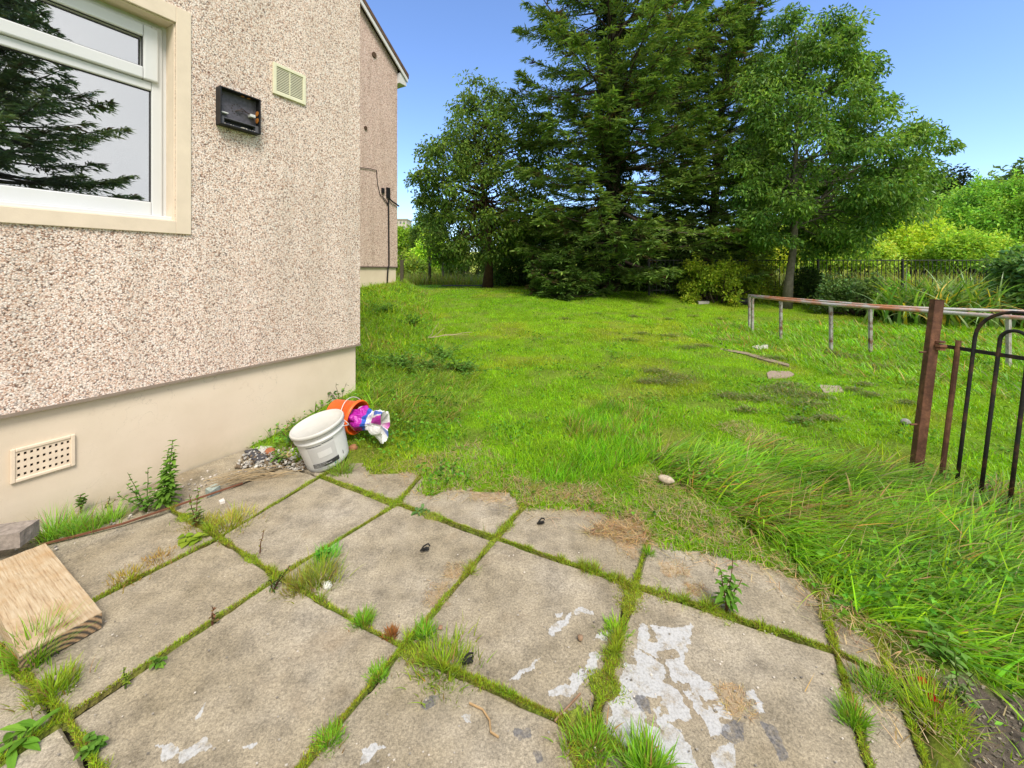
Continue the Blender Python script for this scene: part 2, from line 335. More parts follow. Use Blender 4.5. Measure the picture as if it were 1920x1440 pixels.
PAINT = [([(1195, 1168), (1250, 1172), (1305, 1178), (1290, 1230), (1288, 1258), (1325, 1280), (1368, 1345), (1375, 1385), (1330, 1378), (1300, 1320), (1270, 1272), (1235, 1235), (1195, 1215)], 1),
         ([(1190, 1212), (1235, 1242), (1262, 1280), (1295, 1335), (1290, 1362), (1240, 1360), (1305, 1400), (1300, 1450), (1190, 1430), (1118, 1365), (1150, 1330), (1168, 1290), (1172, 1255)], 1),
         ([(1100, 1215), (1122, 1228), (1110, 1265), (1070, 1305), (1025, 1308), (1030, 1290), (1075, 1275), (1088, 1240)], 1), ([(1128, 1183), (1145, 1180), (1140, 1198), (1120, 1198)], 1),
         ([(1000, 1238), (1010, 1222), (1000, 1260), (965, 1285), (962, 1278), (985, 1258)], 1), ([(1040, 1160), (1075, 1150), (1070, 1180), (1035, 1200), (1025, 1190)], .75),
         ([(1085, 1140), (1110, 1145), (1105, 1160), (1080, 1155)], .7), ([(1030, 1140), (1048, 1138), (1045, 1150), (1032, 1152)], .8),
         ([(665, 1412), (690, 1395), (728, 1400), (710, 1415), (680, 1432)], 1), ([(280, 1400), (320, 1385), (360, 1395), (385, 1375), (392, 1410), (350, 1425), (300, 1412)], 1),
         ([(375, 1335), (392, 1312), (390, 1345), (378, 1350)], .9), ([(462, 1392), (485, 1382), (480, 1395), (465, 1397)], .9), ([(873, 1330), (890, 1328), (885, 1355), (872, 1352)], 1),
         ([(1400, 1300), (1425, 1300), (1442, 1340), (1430, 1342), (1408, 1315)], .9), ([(1340, 1400), (1380, 1405), (1390, 1440), (1350, 1450)], .8)]
DARKP = [[(1352, 1378), (1372, 1350), (1398, 1360), (1400, 1390), (1380, 1402)], [(1188, 1308), (1205, 1300), (1222, 1318), (1222, 1342), (1205, 1338)],
         [(788, 1322), (800, 1305), (828, 1300), (832, 1312), (805, 1332)], [(965, 1375), (985, 1368), (995, 1388), (972, 1392)], [(1000, 1420), (1015, 1412), (1020, 1428), (1005, 1435)],
         [(1420, 1352), (1450, 1362), (1480, 1420), (1460, 1425), (1440, 1385)]]
DRYP = [[(1350, 1290), (1395, 1285), (1400, 1330), (1385, 1350), (1352, 1330)], [(835, 1070), (870, 1055), (868, 1085), (840, 1085)], [(800, 1105), (850, 1090), (840, 1120), (800, 1140)],
        [(1140, 1000), (1185, 1020), (1200, 1050), (1160, 1030)], [(880, 925), (930, 920), (950, 935), (890, 940)], [(1230, 1050), (1280, 1060), (1300, 1085), (1250, 1080)], [(1290, 1095), (1320, 1100), (1310, 1118), (1290, 1112)]]
def paving():
    mb = MB()
    pg = [([gp(*q)[:2] for q in P], w_) for P, w_ in PAINT]; dg = [[gp(*q)[:2] for q in P] for P in DARKP]; rg = [[gp(*q)[:2] for q in P] for P in DRYP]
    tilts = np.random.default_rng(4)
    for i in range(0, 5):
        for j in range(-1, 5):
            a, b, c, d = NO[i, j], NO[i, j + 1], NO[i + 1, j + 1], NO[i + 1, j]
            g = .0055; ctr = (a + b + c + d) / 4
            near = i in (1, 2) and j in (1, 2, 3, 4); n = 120 if near or (i, j) in ((2, 1), (2, 0)) else 60
            if (i, j) in ((1, 2), (1, 3), (2, 3), (2, 2), (2, 1)): n = 190
            if ctr[1] < .5: n = 16
            u = np.linspace(0, 1, n); Ug, Vg = np.meshgrid(u, u)
            gl = g + (.012 if (j == 2 and i == 1) else 0)
            L1 = np.linalg.norm(b - a); L2 = np.linalg.norm(d - a)
            uu = g / L1 + Ug * (1 - (g + gl) / L1); vv = g / L2 + Vg * (1 - 2 * g / L2)
            P = (a * (1 - uu[..., None]) + b * uu[..., None]) * (1 - vv[..., None]) + (d * (1 - uu[..., None]) + c * uu[..., None]) * vv[..., None]
            ed = np.minimum(np.minimum(Ug, 1 - Ug) * L1, np.minimum(Vg, 1 - Vg) * L2)
            X, Y = P[..., 0], P[..., 1]
            chip = S((fbm(X, Y, .09, 61) - .45) * 5) * .012
            P = P + (ctr - P) * (chip * np.clip(1 - ed / .03, 0, 1))[..., None] / L1
            X, Y = P[..., 0], P[..., 1]
            t1, t2 = tilts.normal(0, .006, 2)
            Z = .0 + t1 * (Ug - .5) + t2 * (Vg - .5) + .0028 * (fbm(X, Y, .12, 63) - .5) + .002 * (fbm(X, Y, .02, 66) - .5)
            Z = Z - .010 * np.clip(1 - ed / .012, 0, 1)**2
            jx = .075 * (fbm(X, Y, .06, 71, 5) - .5); jy = .075 * (fbm(X, Y, .06, 76, 5) - .5)
            pm = np.zeros(X.shape); dm = np.zeros(X.shape); rm = np.zeros(X.shape)
            for q, w_ in pg: pm = np.maximum(pm, inpoly(X + jx, Y + jy, q) * w_)
            for q in dg: dm = np.maximum(dm, inpoly(X + jx * .5, Y + jy * .5, q))
            for q in rg: rm = np.maximum(rm, inpoly(X + jx, Y + jy, q))
            pm = pm * (1 - S((fbm(X, Y, .05, 81, 4) - .68) * 12))
            C = np.stack([pm, dm, rm], -1)
            V = np.stack([X, Y, Z], -1).reshape(-1, 3)
            k = np.arange(n - 1)[:, None] * n + np.arange(n - 1)[None]
            mb.add(V, np.stack([k, k + n, k + n + 1, k + 1], -1).reshape(-1, 4), col=C.reshape(-1, 3))
            ring = np.concatenate([np.arange(n), np.arange(1, n) * n + n - 1, (n - 1) * n + np.arange(n - 2, -1, -1), np.arange(n - 2, 0, -1) * n])
            top = V[ring]; bot = top.copy(); bot[:, 2] = -.05; m_ = len(ring); r = np.arange(m_)
            mb.add(np.vstack([top, bot]), np.stack([r, (r + 1) % m_, (r + 1) % m_ + m_, r + m_], -1), col=(0, 0, 0))
    # concrete gutter strip between the slabs and the wall
    ss = np.linspace(-.1, 4.6, 120); rows = []
    for o, z in ((-.02, .008), (.14, .001), (.33, -.010), (.36, -.05)):
        rows.append([W(s, z + .006 * vn(s, o, .2, 90), o + .012 * vn(s, 0, .15, 91)) for s in ss])
    V = A(rows).reshape(-1, 3); n = len(ss); k = np.arange(3)[:, None] * n + np.arange(n - 1)[None]
    mb.add(V, np.stack([k, k + n, k + n + 1, k + 1], -1).reshape(-1, 4), col=(.0, 0, 0))
    m, t, p = mat('paving_concrete'); v = nd(t, 'ShaderNodeVertexColor', layer_name='Col'); sep = nd(t, 'ShaderNodeSeparateColor'); t.links.new(v.outputs[0], sep.inputs[0])
    n0 = noise(t, 1.7, 4); n1 = noise(t, 9, 6, .65); n2 = noise(t, 130, 5, .7); n3 = noise(t, 420, 3, .7)
    c = ramp(t, n0, [(.3, (.25, .21, .14)), (.5, (.315, .272, .20)), (.7, (.37, .33, .265))])
    c = mix(t, .9, c, mix(t, 1., c, ramp(t, n1, [(.28, g3(.55)), (.5, g3(1.)), (.72, g3(1.3))]), 'MULTIPLY'))
    c = mix(t, .8, c, mix(t, 1., c, ramp(t, n2, [(.32, g3(.5)), (.5, g3(1.)), (.68, g3(1.45))]), 'MULTIPLY'))
    c = mix(t, .6, c, mix(t, 1., c, ramp(t, n3, [(.34, g3(.5)), (.5, g3(1.)), (.66, g3(1.5))]), 'MULTIPLY'))
    c = mix(t, ramp(t, noise(t, 2.6, 3), [(.56, g3(0)), (.72, g3(.45))]), c, (.22, .155, .085))
    def thr(ch, lo, hi, ns):
        ad = nd(t, 'ShaderNodeMath', operation='MULTIPLY_ADD'); t.links.new(ns, ad.inputs[0]); ad.inputs[1].default_value = .9; t.links.new(sep.outputs[ch], ad.inputs[2])
        return ramp(t, ad.outputs[0], [(lo, g3(0)), (min(hi, 1), g3(1))])
    half = lambda s: s
    def thr(ch, ns, k=.6):
        ad = nd(t, 'ShaderNodeMath', operation='MULTIPLY_ADD'); t.links.new(ns, ad.inputs[0]); ad.inputs[1].default_value = k
        ml = nd(t, 'ShaderNodeMath', operation='MULTIPLY_ADD'); t.links.new(sep.outputs[ch], ml.inputs[0]); ml.inputs[1].default_value = .6; ml.inputs[2].default_value = -.12; t.links.new(ml.outputs[0], ad.inputs[2])
        return ramp(t, ad.outputs[0], [(.40, g3(0)), (.54, g3(1))])
    rm_ = mix(t, 1., thr(2, n2, .45), g3(.3), 'MULTIPLY'); c = mix(t, rm_, c, (.46, .31, .16))
    pw = mix(t, 1., thr(0, n2, .5), ramp(t, noise(t, 22, 6, .75), [(.33, g3(.1)), (.5, g3(.92))]), 'MULTIPLY'); c = mix(t, pw, c, ramp(t, n2, [(.3, (.34, .34, .34)), (.55, (.52, .53, .54))]))
    c = mix(t, mix(t, 1., thr(1, n2, .5), ramp(t, noise(t, 30, 6, .75), [(.36, g3(.1)), (.55, g3(.85))]), 'MULTIPLY'), c, ramp(t, n2, [(.35, (.07, .07, .075)), (.6, (.17, .17, .18))]))
    t.links.new(c, p.inputs['Base Color']); p.inputs['Roughness'].default_value = .88; p.inputs['Specular IOR Level'].default_value = .25
    ad = nd(t, 'ShaderNodeMath', operation='ADD'); t.links.new(n2, ad.inputs[0]); t.links.new(n3, ad.inputs[1]); bump(t, p, ad.outputs[0], .5, .004)
    mb.build('pavement', m, smooth=False, kind='structure')
paving()

# ------------------------------------------------------------------ blades
def blades(mb, P, L, Wd, az, lean, curl, nseg, col, twist=None):
    n = len(P); t = np.linspace(0, 1, nseg + 1); pos = np.array(P, float); out = []
    L = np.broadcast_to(L, n); Wd = np.broadcast_to(Wd, n); az = np.broadcast_to(az, n)
    lean = np.broadcast_to(lean, n); curl = np.broadcast_to(curl, n)
    side = az + pi / 2 + (rng.normal(0, .6, n) if twist is None else twist)
    sx = np.cos(side)[:, None] * A((1, 0, 0)) + np.sin(side)[:, None] * A((0, 1, 0))
    for k in range(nseg + 1):
        wd = Wd * (1 - t[k]**1.6) * .5
        if k < nseg: out += [pos - sx * wd[:, None], pos + sx * wd[:, None]]
        else: out.append(pos.copy())
        th = lean + curl * (t[k] + .5 / nseg)
        d = np.stack([np.cos(az) * np.sin(th), np.sin(az) * np.sin(th), np.cos(th)], -1); pos = pos + d * (L / nseg)[:, None]
    V = np.stack(out, 1); m = V.shape[1]; b = np.arange(n)[:, None] * m
    Q = np.concatenate([b + A([2 * k, 2 * k + 1, 2 * k + 3, 2 * k + 2]) for k in range(nseg - 1)]) if nseg > 1 else None
    T = b + A([2 * nseg - 2, 2 * nseg - 1, 2 * nseg])
    C = np.repeat(np.asarray(col)[:, None, :], m, 1)
    mb.add(V.reshape(-1, 3), Q, T, C.reshape(-1, 3))
def hsv_jit(c, n, v=.25, r_=None):
    r = r_ or rng; c = np.asarray(c, float); c = np.tile(c, (n, 1)) if c.ndim == 1 else c.copy()
    c *= (1 + r.normal(0, v, (n, 1))).clip(.35, 2); c[:, 0] *= 1 + r.normal(0, .12, n); c[:, 2] *= 1 + r.normal(0, .2, n)
    return c.clip(.003, .9)
HOUSE1 = [W(0, 0, -.02)[:2], W(9, 0, -.02)[:2], W(9, 0, -8)[:2], W(0, 0, -8)[:2]]
HOUSE2 = [W(0, 0, -.02, FN)[:2], W(9, 0, -.02, FN)[:2], W(9, 0, -9, FN)[:2], W(0, 0, -9, FN)[:2]]
LONG1 = [gp(*p)[:2] for p in ((1200, 862), (1290, 845), (1420, 838), (1560, 880), (1700, 905), (1960, 945), (2300, 1000), (2400, 1400), (2050, 1330), (1850, 1262), (1700, 1205), (1610, 1170), (1500, 1060), (1400, 985), (1300, 930))]
LONG2 = [(3.2, 7.6), (4.4, 8.9), (9, 9.5), (11, 5.2), (7.5, 3.1), (5.2, 3.6), (3.9, 4.9), (3.6, 6.1)]
BANKX = lambda Y: -1.41 - .245 * (Y - 3.72)
def free(X, Y): return ~inpoly(X, Y, HOUSE1) & ~inpoly(X, Y, HOUSE2)
def polar(n, r0, r1, p, a0=-64, a1=60):
    u = rng.random(n); e = 2 - p; r = (r0**e + u * (r1**e - r0**e))**(1 / e); a = np.radians(rng.uniform(a0, a1, n))
    return r * np.sin(a), r * np.cos(a), r
def lawn():
    mb = MB(); X, Y, r = polar(560000, 1.6, 26, 1.75)
    j = .09 * (fbm(X, Y, .13, 101) - .5)
    ok = ~inpoly(X + j, Y + j, PATIO) & free(X, Y) & ~(soilmask(X, Y) & (rng.random(len(X)) < .93)) & (Y < 19.5 + 0 * X)
    bare = fbm(X, Y, .35, 41); ok &= rng.random(len(X)) > .75 * S((bare - .58) * 7)
    X, Y, r = X[ok], Y[ok], r[ok]; n = len(X)
    P = np.stack([X, Y, natural(X, Y) - .002], -1)
    c = lawn_col(X, Y); dry = rng.random(n) < .03 + .16 * S((fbm(X, Y, .4, 105) - .55) * 5)
    near = S((3.6 - r) / 1.2)
    dry |= (rng.random(n) < .30 * near * S((fbm(X, Y, .25, 108) - .42) * 6))
    c = hsv_jit(c, n, .22); c[dry] = hsv_jit(A((.42, .31, .14)), dry.sum(), .2)
    hh = fbm(X, Y, .3, 111); L = (.028 + .05 * hh**1.5) * rng.uniform(.6, 1.4, n); L = np.where(dry, L * .9, L)
    az = rng.uniform(0, 2 * pi, n); lean = rng.uniform(.1, .9, n) + .5 * dry; curl = rng.uniform(0, .9, n)
    blades(mb, P, L, .0028 + .0011 * r, az, lean, curl, 2, c)
    mb.build('lawn_grass', M_GRASS, kind='stuff')
lawn()
def long_grass():
    mb = MB()
    def zone(poly, n, r_, L0, L1, azm, azs, wd, base, lean=(.3, .8), curl=(.5, 1.3), nseg=5, jit=.15):
        P_ = A(poly); lo, hi = P_.min(0), P_.max(0); X = rng.uniform(lo[0], hi[0], n * 3); Y = rng.uniform(lo[1], hi[1], n * 3)
        j = jit * (fbm(X, Y, .3, 121) - .5); ok = inpoly(X + j, Y + j, poly) & free(X, Y) & ~inpoly(X, Y, PATIO)
        # grows in clumps
        ok &= rng.random(len(X)) < .35 + .9 * S((fbm(X, Y, .16, 125) - .38) * 5); X, Y = X[ok][:n], Y[ok][:n]; k = len(X)
        P = np.stack([X, Y, natural(X, Y) - .003], -1); dist = np.hypot(X, Y)
        hump = fbm(X, Y, .5, 127); L = rng.uniform(L0, L1, k) * (.55 + .9 * hump)
        c = hsv_jit(A(base)[None] * (.45 + 1.1 * fbm(X, Y, .3, 129)[:, None]), k, .32)
        dr = rng.random(k) < .05 + .3 * S((fbm(X, Y, .35, 133) - .5) * 5); c[dr] = hsv_jit(A((.40, .30, .13)), dr.sum(), .2)
        yl = rng.random(k) < .25; c[yl] = c[yl] * A((1.5, 1.15, .9))
        blades(mb, P, L, wd * (.7 + .12 * dist) * rng.uniform(.45, 1.6, k), azm + rng.normal(0, azs, k) + 2.6 * (fbm(X, Y, .38, 131) - .5), rng.uniform(*lean, k), rng.uniform(*curl, k), nseg, c)
    zone(LONG1, 27000, 0, .10, .29, -.45, .6, .0072, (.21, .44, .022), (.5, 1.1), (.5, 1.2), 5)
    zone(LONG2, 26000, 0, .08, .21, 2.9, 1.2, .0062, (.20, .44, .02), (.3, 1.0), (.4, 1.2), 4)
    # rough bank behind the house corner
    Ys = np.linspace(3.0, 13.5, 20); bank = [(BANKX(y) - 1.6 - .15 * y, y) for y in Ys] + [(BANKX(y) + .95 + .15 * sin(y * 3), y) for y in Ys[::-1]]
    zone(bank, 30000, 0, .05, .19, 0.2, 2.4, .006, (.24, .44, .03), (.1, 1.0), (.2, 1.3), 3, .3)
    heap = [gp(*p)[:2] for p in ((690, 720), (760, 700), (880, 690), (910, 730), (860, 790), (760, 830), (680, 800), (660, 750))]
    zone(heap, 9000, 0, .07, .2, -.3, 1.2, .0042, (.26, .42, .05), (.4, 1.2), (.4, 1.2), 4)
    edge = [gp(*p)[:2] for p in ((960, 930), (1080, 915), (1230, 860), (1240, 780), (1130, 760), (1060, 790), (1090, 850))]
    zone(edge, 9000, 0, .06, .14, -.3, 1.5, .0036, (.19, .46, .02), (.1, .7), (.2, .9), 3)
    mb.build('long_grass', M_GRASS, kind='stuff')
    # strip of meadow grass beyond the lawn
    mb = MB(); n = 40000; X = rng.uniform(-9, 26, n); Y = 15.5 + 11 * rng.random(n)**1.3 + np.where(X > 6, -2., 3.)
    Y = np.where(X < 2, Y + 1.0, Y)
    P = np.stack([X, Y, natural(X, Y)], -1); c = hsv_jit(A((.30, .40, .06)), n, .3); dr = rng.random(n) < .35; c[dr] = hsv_jit(A((.38, .32, .12)), dr.sum(), .2)
    blades(mb, P, rng.uniform(.3, .8, n), .03, rng.uniform(0, 6.3, n), rng.uniform(0, .5, n), rng.uniform(0, .8, n), 3, c)
    mb.build('meadow_grass', M_GRASS, kind='stuff')
long_grass()
def dry_thatch():                                     # straw and cut stems lying on the ground and creeping over the slabs
    mb = MB(); N_pts = []
    E = A([gp(*p)[:2] for p in E_PX]); n = 2200
    k = rng.integers(2, len(E) - 1, n); t = rng.random((n, 1)); B = E[k] * (1 - t) + E[k + 1 if False else np.minimum(k + 1, len(E) - 1)] * t
    B = B + rng.normal(0, .075, (n, 2)) + A((.02, .05)); N_pts.append(B)
    for P, m_ in ((((1190, 900), (1290, 880), (1350, 960), (1420, 1040), (1300, 1010), (1200, 960)), 1300), (((1330, 800), (1400, 790), (1520, 850), (1440, 850)), 900), (((1600, 900), (1690, 880), (1700, 950), (1620, 980)), 1200), (((960, 900), (1130, 920), (1130, 950), (1000, 945)), 900), (((760, 870), (900, 830), (960, 880), (860, 910)), 1000), (((1090, 1000), (1190, 960), (1230, 1030), (1190, 1020)), 800)):
        P = A([gp(*q)[:2] for q in P]); lo, hi = P.min(0), P.max(0); R = rng.uniform(lo, hi, (m_ * 3, 2)); N_pts.append(R[inpoly(R[:, 0], R[:, 1], P)][:m_])
    ndry = 0
    for P in DRYP:
        P = A([gp(*q)[:2] for q in P]); lo, hi = P.min(0), P.max(0); R = rng.uniform(lo, hi, (200, 2)); N_pts.append(R); ndry = ndry + 200
    B = np.concatenate(N_pts); n = len(B)
    z = np.where(inpoly(B[:, 0], B[:, 1], PATIO), .004, natural(B[:, 0], B[:, 1]) + .012) + rng.random(n) * .012
    c = hsv_jit(A((.58, .44, .24)), n, .25); br = rng.random(n) < .22; c[br] = hsv_jit(A((.34, .2, .1)), br.sum(), .2)
    L = rng.uniform(.03, .1, n); z[-ndry:] = .003 + .003 * rng.random(ndry); L[-ndry:] *= .35; wd = np.full(n, .0028); wd[-ndry:] = .0014
    blades(mb, np.column_stack([B, z]), L, wd, rng.uniform(0, 6.3, n), np.where(np.arange(n) >= n - ndry, 1.55, rng.uniform(1.25, 1.5, n)), np.where(np.arange(n) >= n - ndry, 0, rng.uniform(-.1, .4, n)), 2, c)
    mb.build('dry_thatch', M_GRASS, kind='stuff')
    # grey-brown heaps of old grass cuttings on the lawn
    mb = MB(); r2 = np.random.default_rng(9)
    spots = [(1205, 628, .10), (1255, 632, .12), (1290, 655, .14), (1320, 652, .12), (1230, 700, .13), (1265, 712, .2), (1250, 720, .15), (1365, 748, .13), (1415, 752, .14), (1460, 735, .16), (1490, 745, .2), (1520, 765, .18),
             (1480, 728, .15), (1530, 748, .13), (1255, 600, .1), (1300, 595, .12), (1350, 600, .1), (1450, 675, .16), (1630, 745, .08), (1620, 725, .08), (1215, 720, .1), (1120, 590, .1), (1060, 600, .1), (1190, 595, .1),
             (1500, 795, .08), (1550, 790, .08), (1600, 735, .07), (1180, 640, .12), (1345, 640, .1), (1700, 760, .07), (1400, 775, .07), (1560, 665, .15), (1600, 672, .2), (1650, 690, .2)]
    for px, py, s_ in spots:
        o = gr(px, py); k = int(360 * s_ / .12); q = r2.normal(0, s_ * .62, (k, 2)) * A((1.25, .7)); z = natural(o[0] + q[:, 0], o[1] + q[:, 1]) + .03 * np.exp(-(q**2).sum(1) / s_**2) * r2.random(k) + .025
        c = hsv_jit(A((.27, .26, .09)), k, .35); g = r2.random(k) < .4; c[g] = hsv_jit(A((.14, .22, .03)), g.sum(), .3)
        blades(mb, np.column_stack([o[0] + q[:, 0], o[1] + q[:, 1], z]), r2.uniform(.02, .06, k), .008, r2.uniform(0, 6.3, k), r2.uniform(.9, 1.7, k), .2, 2, c)
    mb.build('grass_clippings', M_GRASS, kind='stuff')
dry_thatch()

# ------------------------------------------------------------------ moss and grass in the joints
JR = np.random.default_rng(21)
def joints():
    segs = []
    def J(a, b, wd, dens, gr_=.5): segs.append((A(NO[a]), A(NO[b]), wd, dens, gr_))
    J((1, 0), (1, 1), .022, 1.); J((1, 1), (1, 2), .022, 1.2); J((1, 2), (1, 3), .022, 1.3); J((1, 3), (1, 4), .028, 1.4, .6); J((1, 4), (1, 5), .02, 1)
    J((2, -1), (2, 0), .035, 1.2, .9); J((2, 0), (2, 1), .02, .9); J((2, 1), (2, 2), .009, .4); J((2, 2), (2, 3), .05, 2.0, .7); J((2, 3), (2, 4), .03, 1)
    J((3, 0), (3, 1), .03, 1.0, .8); J((3, 1), (3, 2), .02, .8); J((3, -1), (3, 0), .02, .8)
    J((1, 0), (2, 0), .008, .8, .3); J((0, 0), (1, 0), .02, .5); J((2, 0), (3, 0), .008, .5, .5)
    J((1, 1), (2, 1), .02, 1.1, .4); J((2, 1), (3, 1), .009, .6, .4); J((3, 1), (4, 1), .02, .9, .8)
    J((0, 1), (1, 1), .025, 1.2, .7); J((1, 2), (2, 2), .013, .9, .4); J((2, 2), (3, 2), .015, 1.1, .5); J((0, 2), (1, 2), .03, 1.3, .7)
    J((1, 3), (2, 3), .055, 2.6, .55); J((2, 3), (3, 3), .04, 1.5, .7); J((0, 3), (1, 3), .02, 1.2, .6)
    J((1, 4), (2, 4), .018, 1.0, .5); J((0, 4), (1, 4), .03, 1.2, .9); J((1, 5), (2, 5), .04, 1.8, .6); J((0, 5), (1, 5), .03, 1.4, .8)
    moss, gb = MB(), MB()
    for a, b, wd, dens, gk in segs:
        L = np.linalg.norm(b - a); dr = (b - a) / L; sd = A((-dr[1], dr[0])); n = int(L / .008) + 2
        t = np.linspace(0, 1, n); c = a + (b - a) * t[:, None]
        w_ = wd * (.04 + 1.6 * S((fbm(c[:, 0], c[:, 1], .10, 141) - .38) * 2.4)) * (.6 + .8 * JR.random(n)) * (.35 + 1.1 * S((vn(c[:, 0], c[:, 1], .035, 143) - .2) * 1.6))
        w_ = np.convolve(w_, A([.25, .5, .25]), 'same') + .003
        hgt = np.minimum(.003 + .3 * w_, .011)
        rows = []
        for q in (-1, -.6, 0, .6, 1):
            off = q * w_ * .7 + JR.normal(0, .0015, n); P = c + sd * off[:, None]
            z = np.where(abs(q) == 1, -.016, (1 - q * q * .7) * hgt * .9 - .003) + JR.normal(0, .0012, n); rows.append(np.column_stack([P, z]))
        V = np.concatenate(rows); k = np.arange(4)[:, None] * n + np.arange(n - 1)[None]
        f = vn(V[:, 0], V[:, 1], .07, 145)[:, None]; C = A((.22, .34, .018)) * f + A((.22, .18, .05)) * (1 - f); C = C * JR.uniform(.5, 1.3, (len(V), 1))
        moss.add(V, np.stack([k, k + 1, k + n + 1, k + n], -1).reshape(-1, 4), col=C)
        m_ = int(4200 * L * dens); tt = JR.random(m_); cc = a + (b - a) * tt[:, None]
        ww = wd * (.02 + 1.6 * S((fbm(cc[:, 0], cc[:, 1], .10, 141) - .38) * 2.4))
        off = JR.normal(0, .42, m_) * (ww + .004); P2 = cc + sd * off[:, None]; g = fbm(P2[:, 0], P2[:, 1], .09, 147)
        Lb = (.005 + .017 * gk * g**1.5 * 1.6) * JR.uniform(.5, 1.6, m_) * (1 + 2.2 * S((vn(P2[:, 0], P2[:, 1], .045, 149) - .72) * 6))
        c_ = A((.30, .50, .025)) * g[:, None] + A((.36, .38, .04)) * (1 - g[:, None]); c_ = hsv_jit(c_, m_, .3, JR); dd = JR.random(m_) < .16; c_[dd] = hsv_jit(A((.27, .16, .06)), dd.sum(), .2, JR)
        z = np.maximum(-.002, hgt.mean() * .8 * (1 - np.abs(off) / (ww + .006)))
        blades(gb, np.column_stack([P2, z]), Lb, .0024, JR.uniform(0, 6.3, m_), JR.uniform(.1, 1.2, m_), JR.uniform(0, .8, m_), 2, c_)
    m, t, p = mat('moss'); v = nd(t, 'ShaderNodeVertexColor', layer_name='Col')
    t.links.new(mix(t, 1., v.outputs[0], ramp(t, noise(t, 300, 4), [(.3, g3(.4)), (.7, g3(1.4))]), 'MULTIPLY'), p.inputs['Base Color']); p.inputs['Roughness'].default_value = 1; bump(t, p, noise(t, 500, 3), 1, .004)
    moss.build('joint_moss', m, kind='stuff'); gb.build('joint_grass', M_GRASS, kind='stuff')
joints()
def tuft(px, py, n, L, label, spread=.03, col=(.13, .26, .02), wd=.0035, up=.5, dryf=.1, name='grass_tuft', z=None, squash=1):
    o = gp(px, py) if z is None else gr(px, py); mb = MB(); n = int(n * 1.7); q = rng.normal(0, spread * .75, (n, 2)) * A((1, squash))
    c = hsv_jit(A(col) * 1.7, n, .25); d = rng.random(n) < dryf; c[d] = hsv_jit(A((.36, .24, .1)), d.sum(), .2)
    az = np.arctan2(q[:, 1], q[:, 0]) + rng.normal(0, .7, n)
    blades(mb, np.column_stack([o[0] + q[:, 0], o[1] + q[:, 1], np.full(n, o[2] - .002)]), L * rng.uniform(.4, 1.1, n), wd, az, rng.uniform(.05, up * 1.6, n), rng.uniform(.1, .9, n), 4, c)
    r = tag(mb.build(name, M_GRASS), label, 'grass tuft', 'grass tufts in the paving joints'); return r
for a in [(682, 1168, 170, .055, 'small round bright green grass tuft in a slab joint', .018), (733, 1192, 120, .03, 'small reddish brown tuft beside the round green one', .014, (.2, .09, .03)),
          (796, 1190, 130, .055, 'green tuft where two joints meet above the mossy strip', .022), (882, 1072, 80, .04, 'tiny yellow-green tuft on the joint in the middle of the paving', .015, (.2, .25, .03)),
          (1212, 1450, 230, .085, 'tall fresh grass tuft at the bottom of the white paint patch', .032, (.14, .28, .02), .005), (600, 1090, 260, .09, 'olive grass tuft at the crossing of four slabs', .05, (.17, .22, .03)),
          (612, 1050, 130, .07, 'bright leafy tuft in the joint above the olive tuft', .03, (.1, .3, .03)), (640, 885, 150, .10, 'scruffy green tuft at the foot of the white tub', .04, (.15, .24, .03)),
          (66, 1238, 160, .15, 'long-bladed tuft growing beside the end of the plank', .03, (.14, .27, .02)), (100, 1295, 240, .06, 'wide low tuft in the joint below the plank', .035, (.17, .25, .02)),
          (430, 985, 300, .07, 'sprawling yellowish grass patch between the wall-side slabs', .07, (.24, .26, .04)), (380, 985, 200, .05, 'dry yellow grass at the foot of the small wall weed', .05, (.26, .25, .05)),
          (240, 1085, 160, .04, 'dried brown tuft along the joint left of the centre weeds', .04, (.24, .2, .04)), (300, 1050, 160, .035, 'straw-coloured tuft further up the same joint', .04, (.28, .2, .07)),
          (1110, 1400, 300, .045, 'thick grass clump where the widest mossy joint leaves the paving', .04, (.14, .27, .02), .004),
          (830, 1250, 360, .06, 'dense tuft at the head of the broad mossy joint', .06, (.17, .25, .02)), (1155, 1185, 180, .035, 'springy green moss tuft in the wide joint beside the paint patch', .03, (.17, .29, .02)),
          (1640, 1295, 200, .06, 'green tuft between the narrow edge slabs', .03), (1600, 1350, 140, .06, 'bright grass tuft in the joint of the long edge slab', .02), (710, 1270, 140, .035, 'low green tuft in the joint below the reddish one', .02),
          (620, 1390, 160, .035, 'mossy green tuft near the bottom of the long joint', .02), (1750, 1340, 300, .08, 'yellow-green grass beside the paving edge', .05, (.2, .3, .02)), (1215, 1040, 70, .05, 'upright tuft in the joint below the mown grass', .012),
          (560, 1100, 200, .07, 'wispy tuft left of the olive tuft', .04, (.22, .22, .05))]:
    tuft(*a)
for k, (px, py, n, L, lb) in enumerate([(100, 1008, 150, .16, 'long green grass growing between wall and slab near the concrete block'), (140, 1000, 120, .13, 'grass blades against the cream plinth left of the small weed'), (170, 992, 100, .10, 'thin grass clump in the gutter below the small weed'), (210, 975, 90, .11, 'slender grass tuft in the gutter right of the small weed')]):
    tuft(px, py, n, L, lb, .03, (.16, .3, .04))

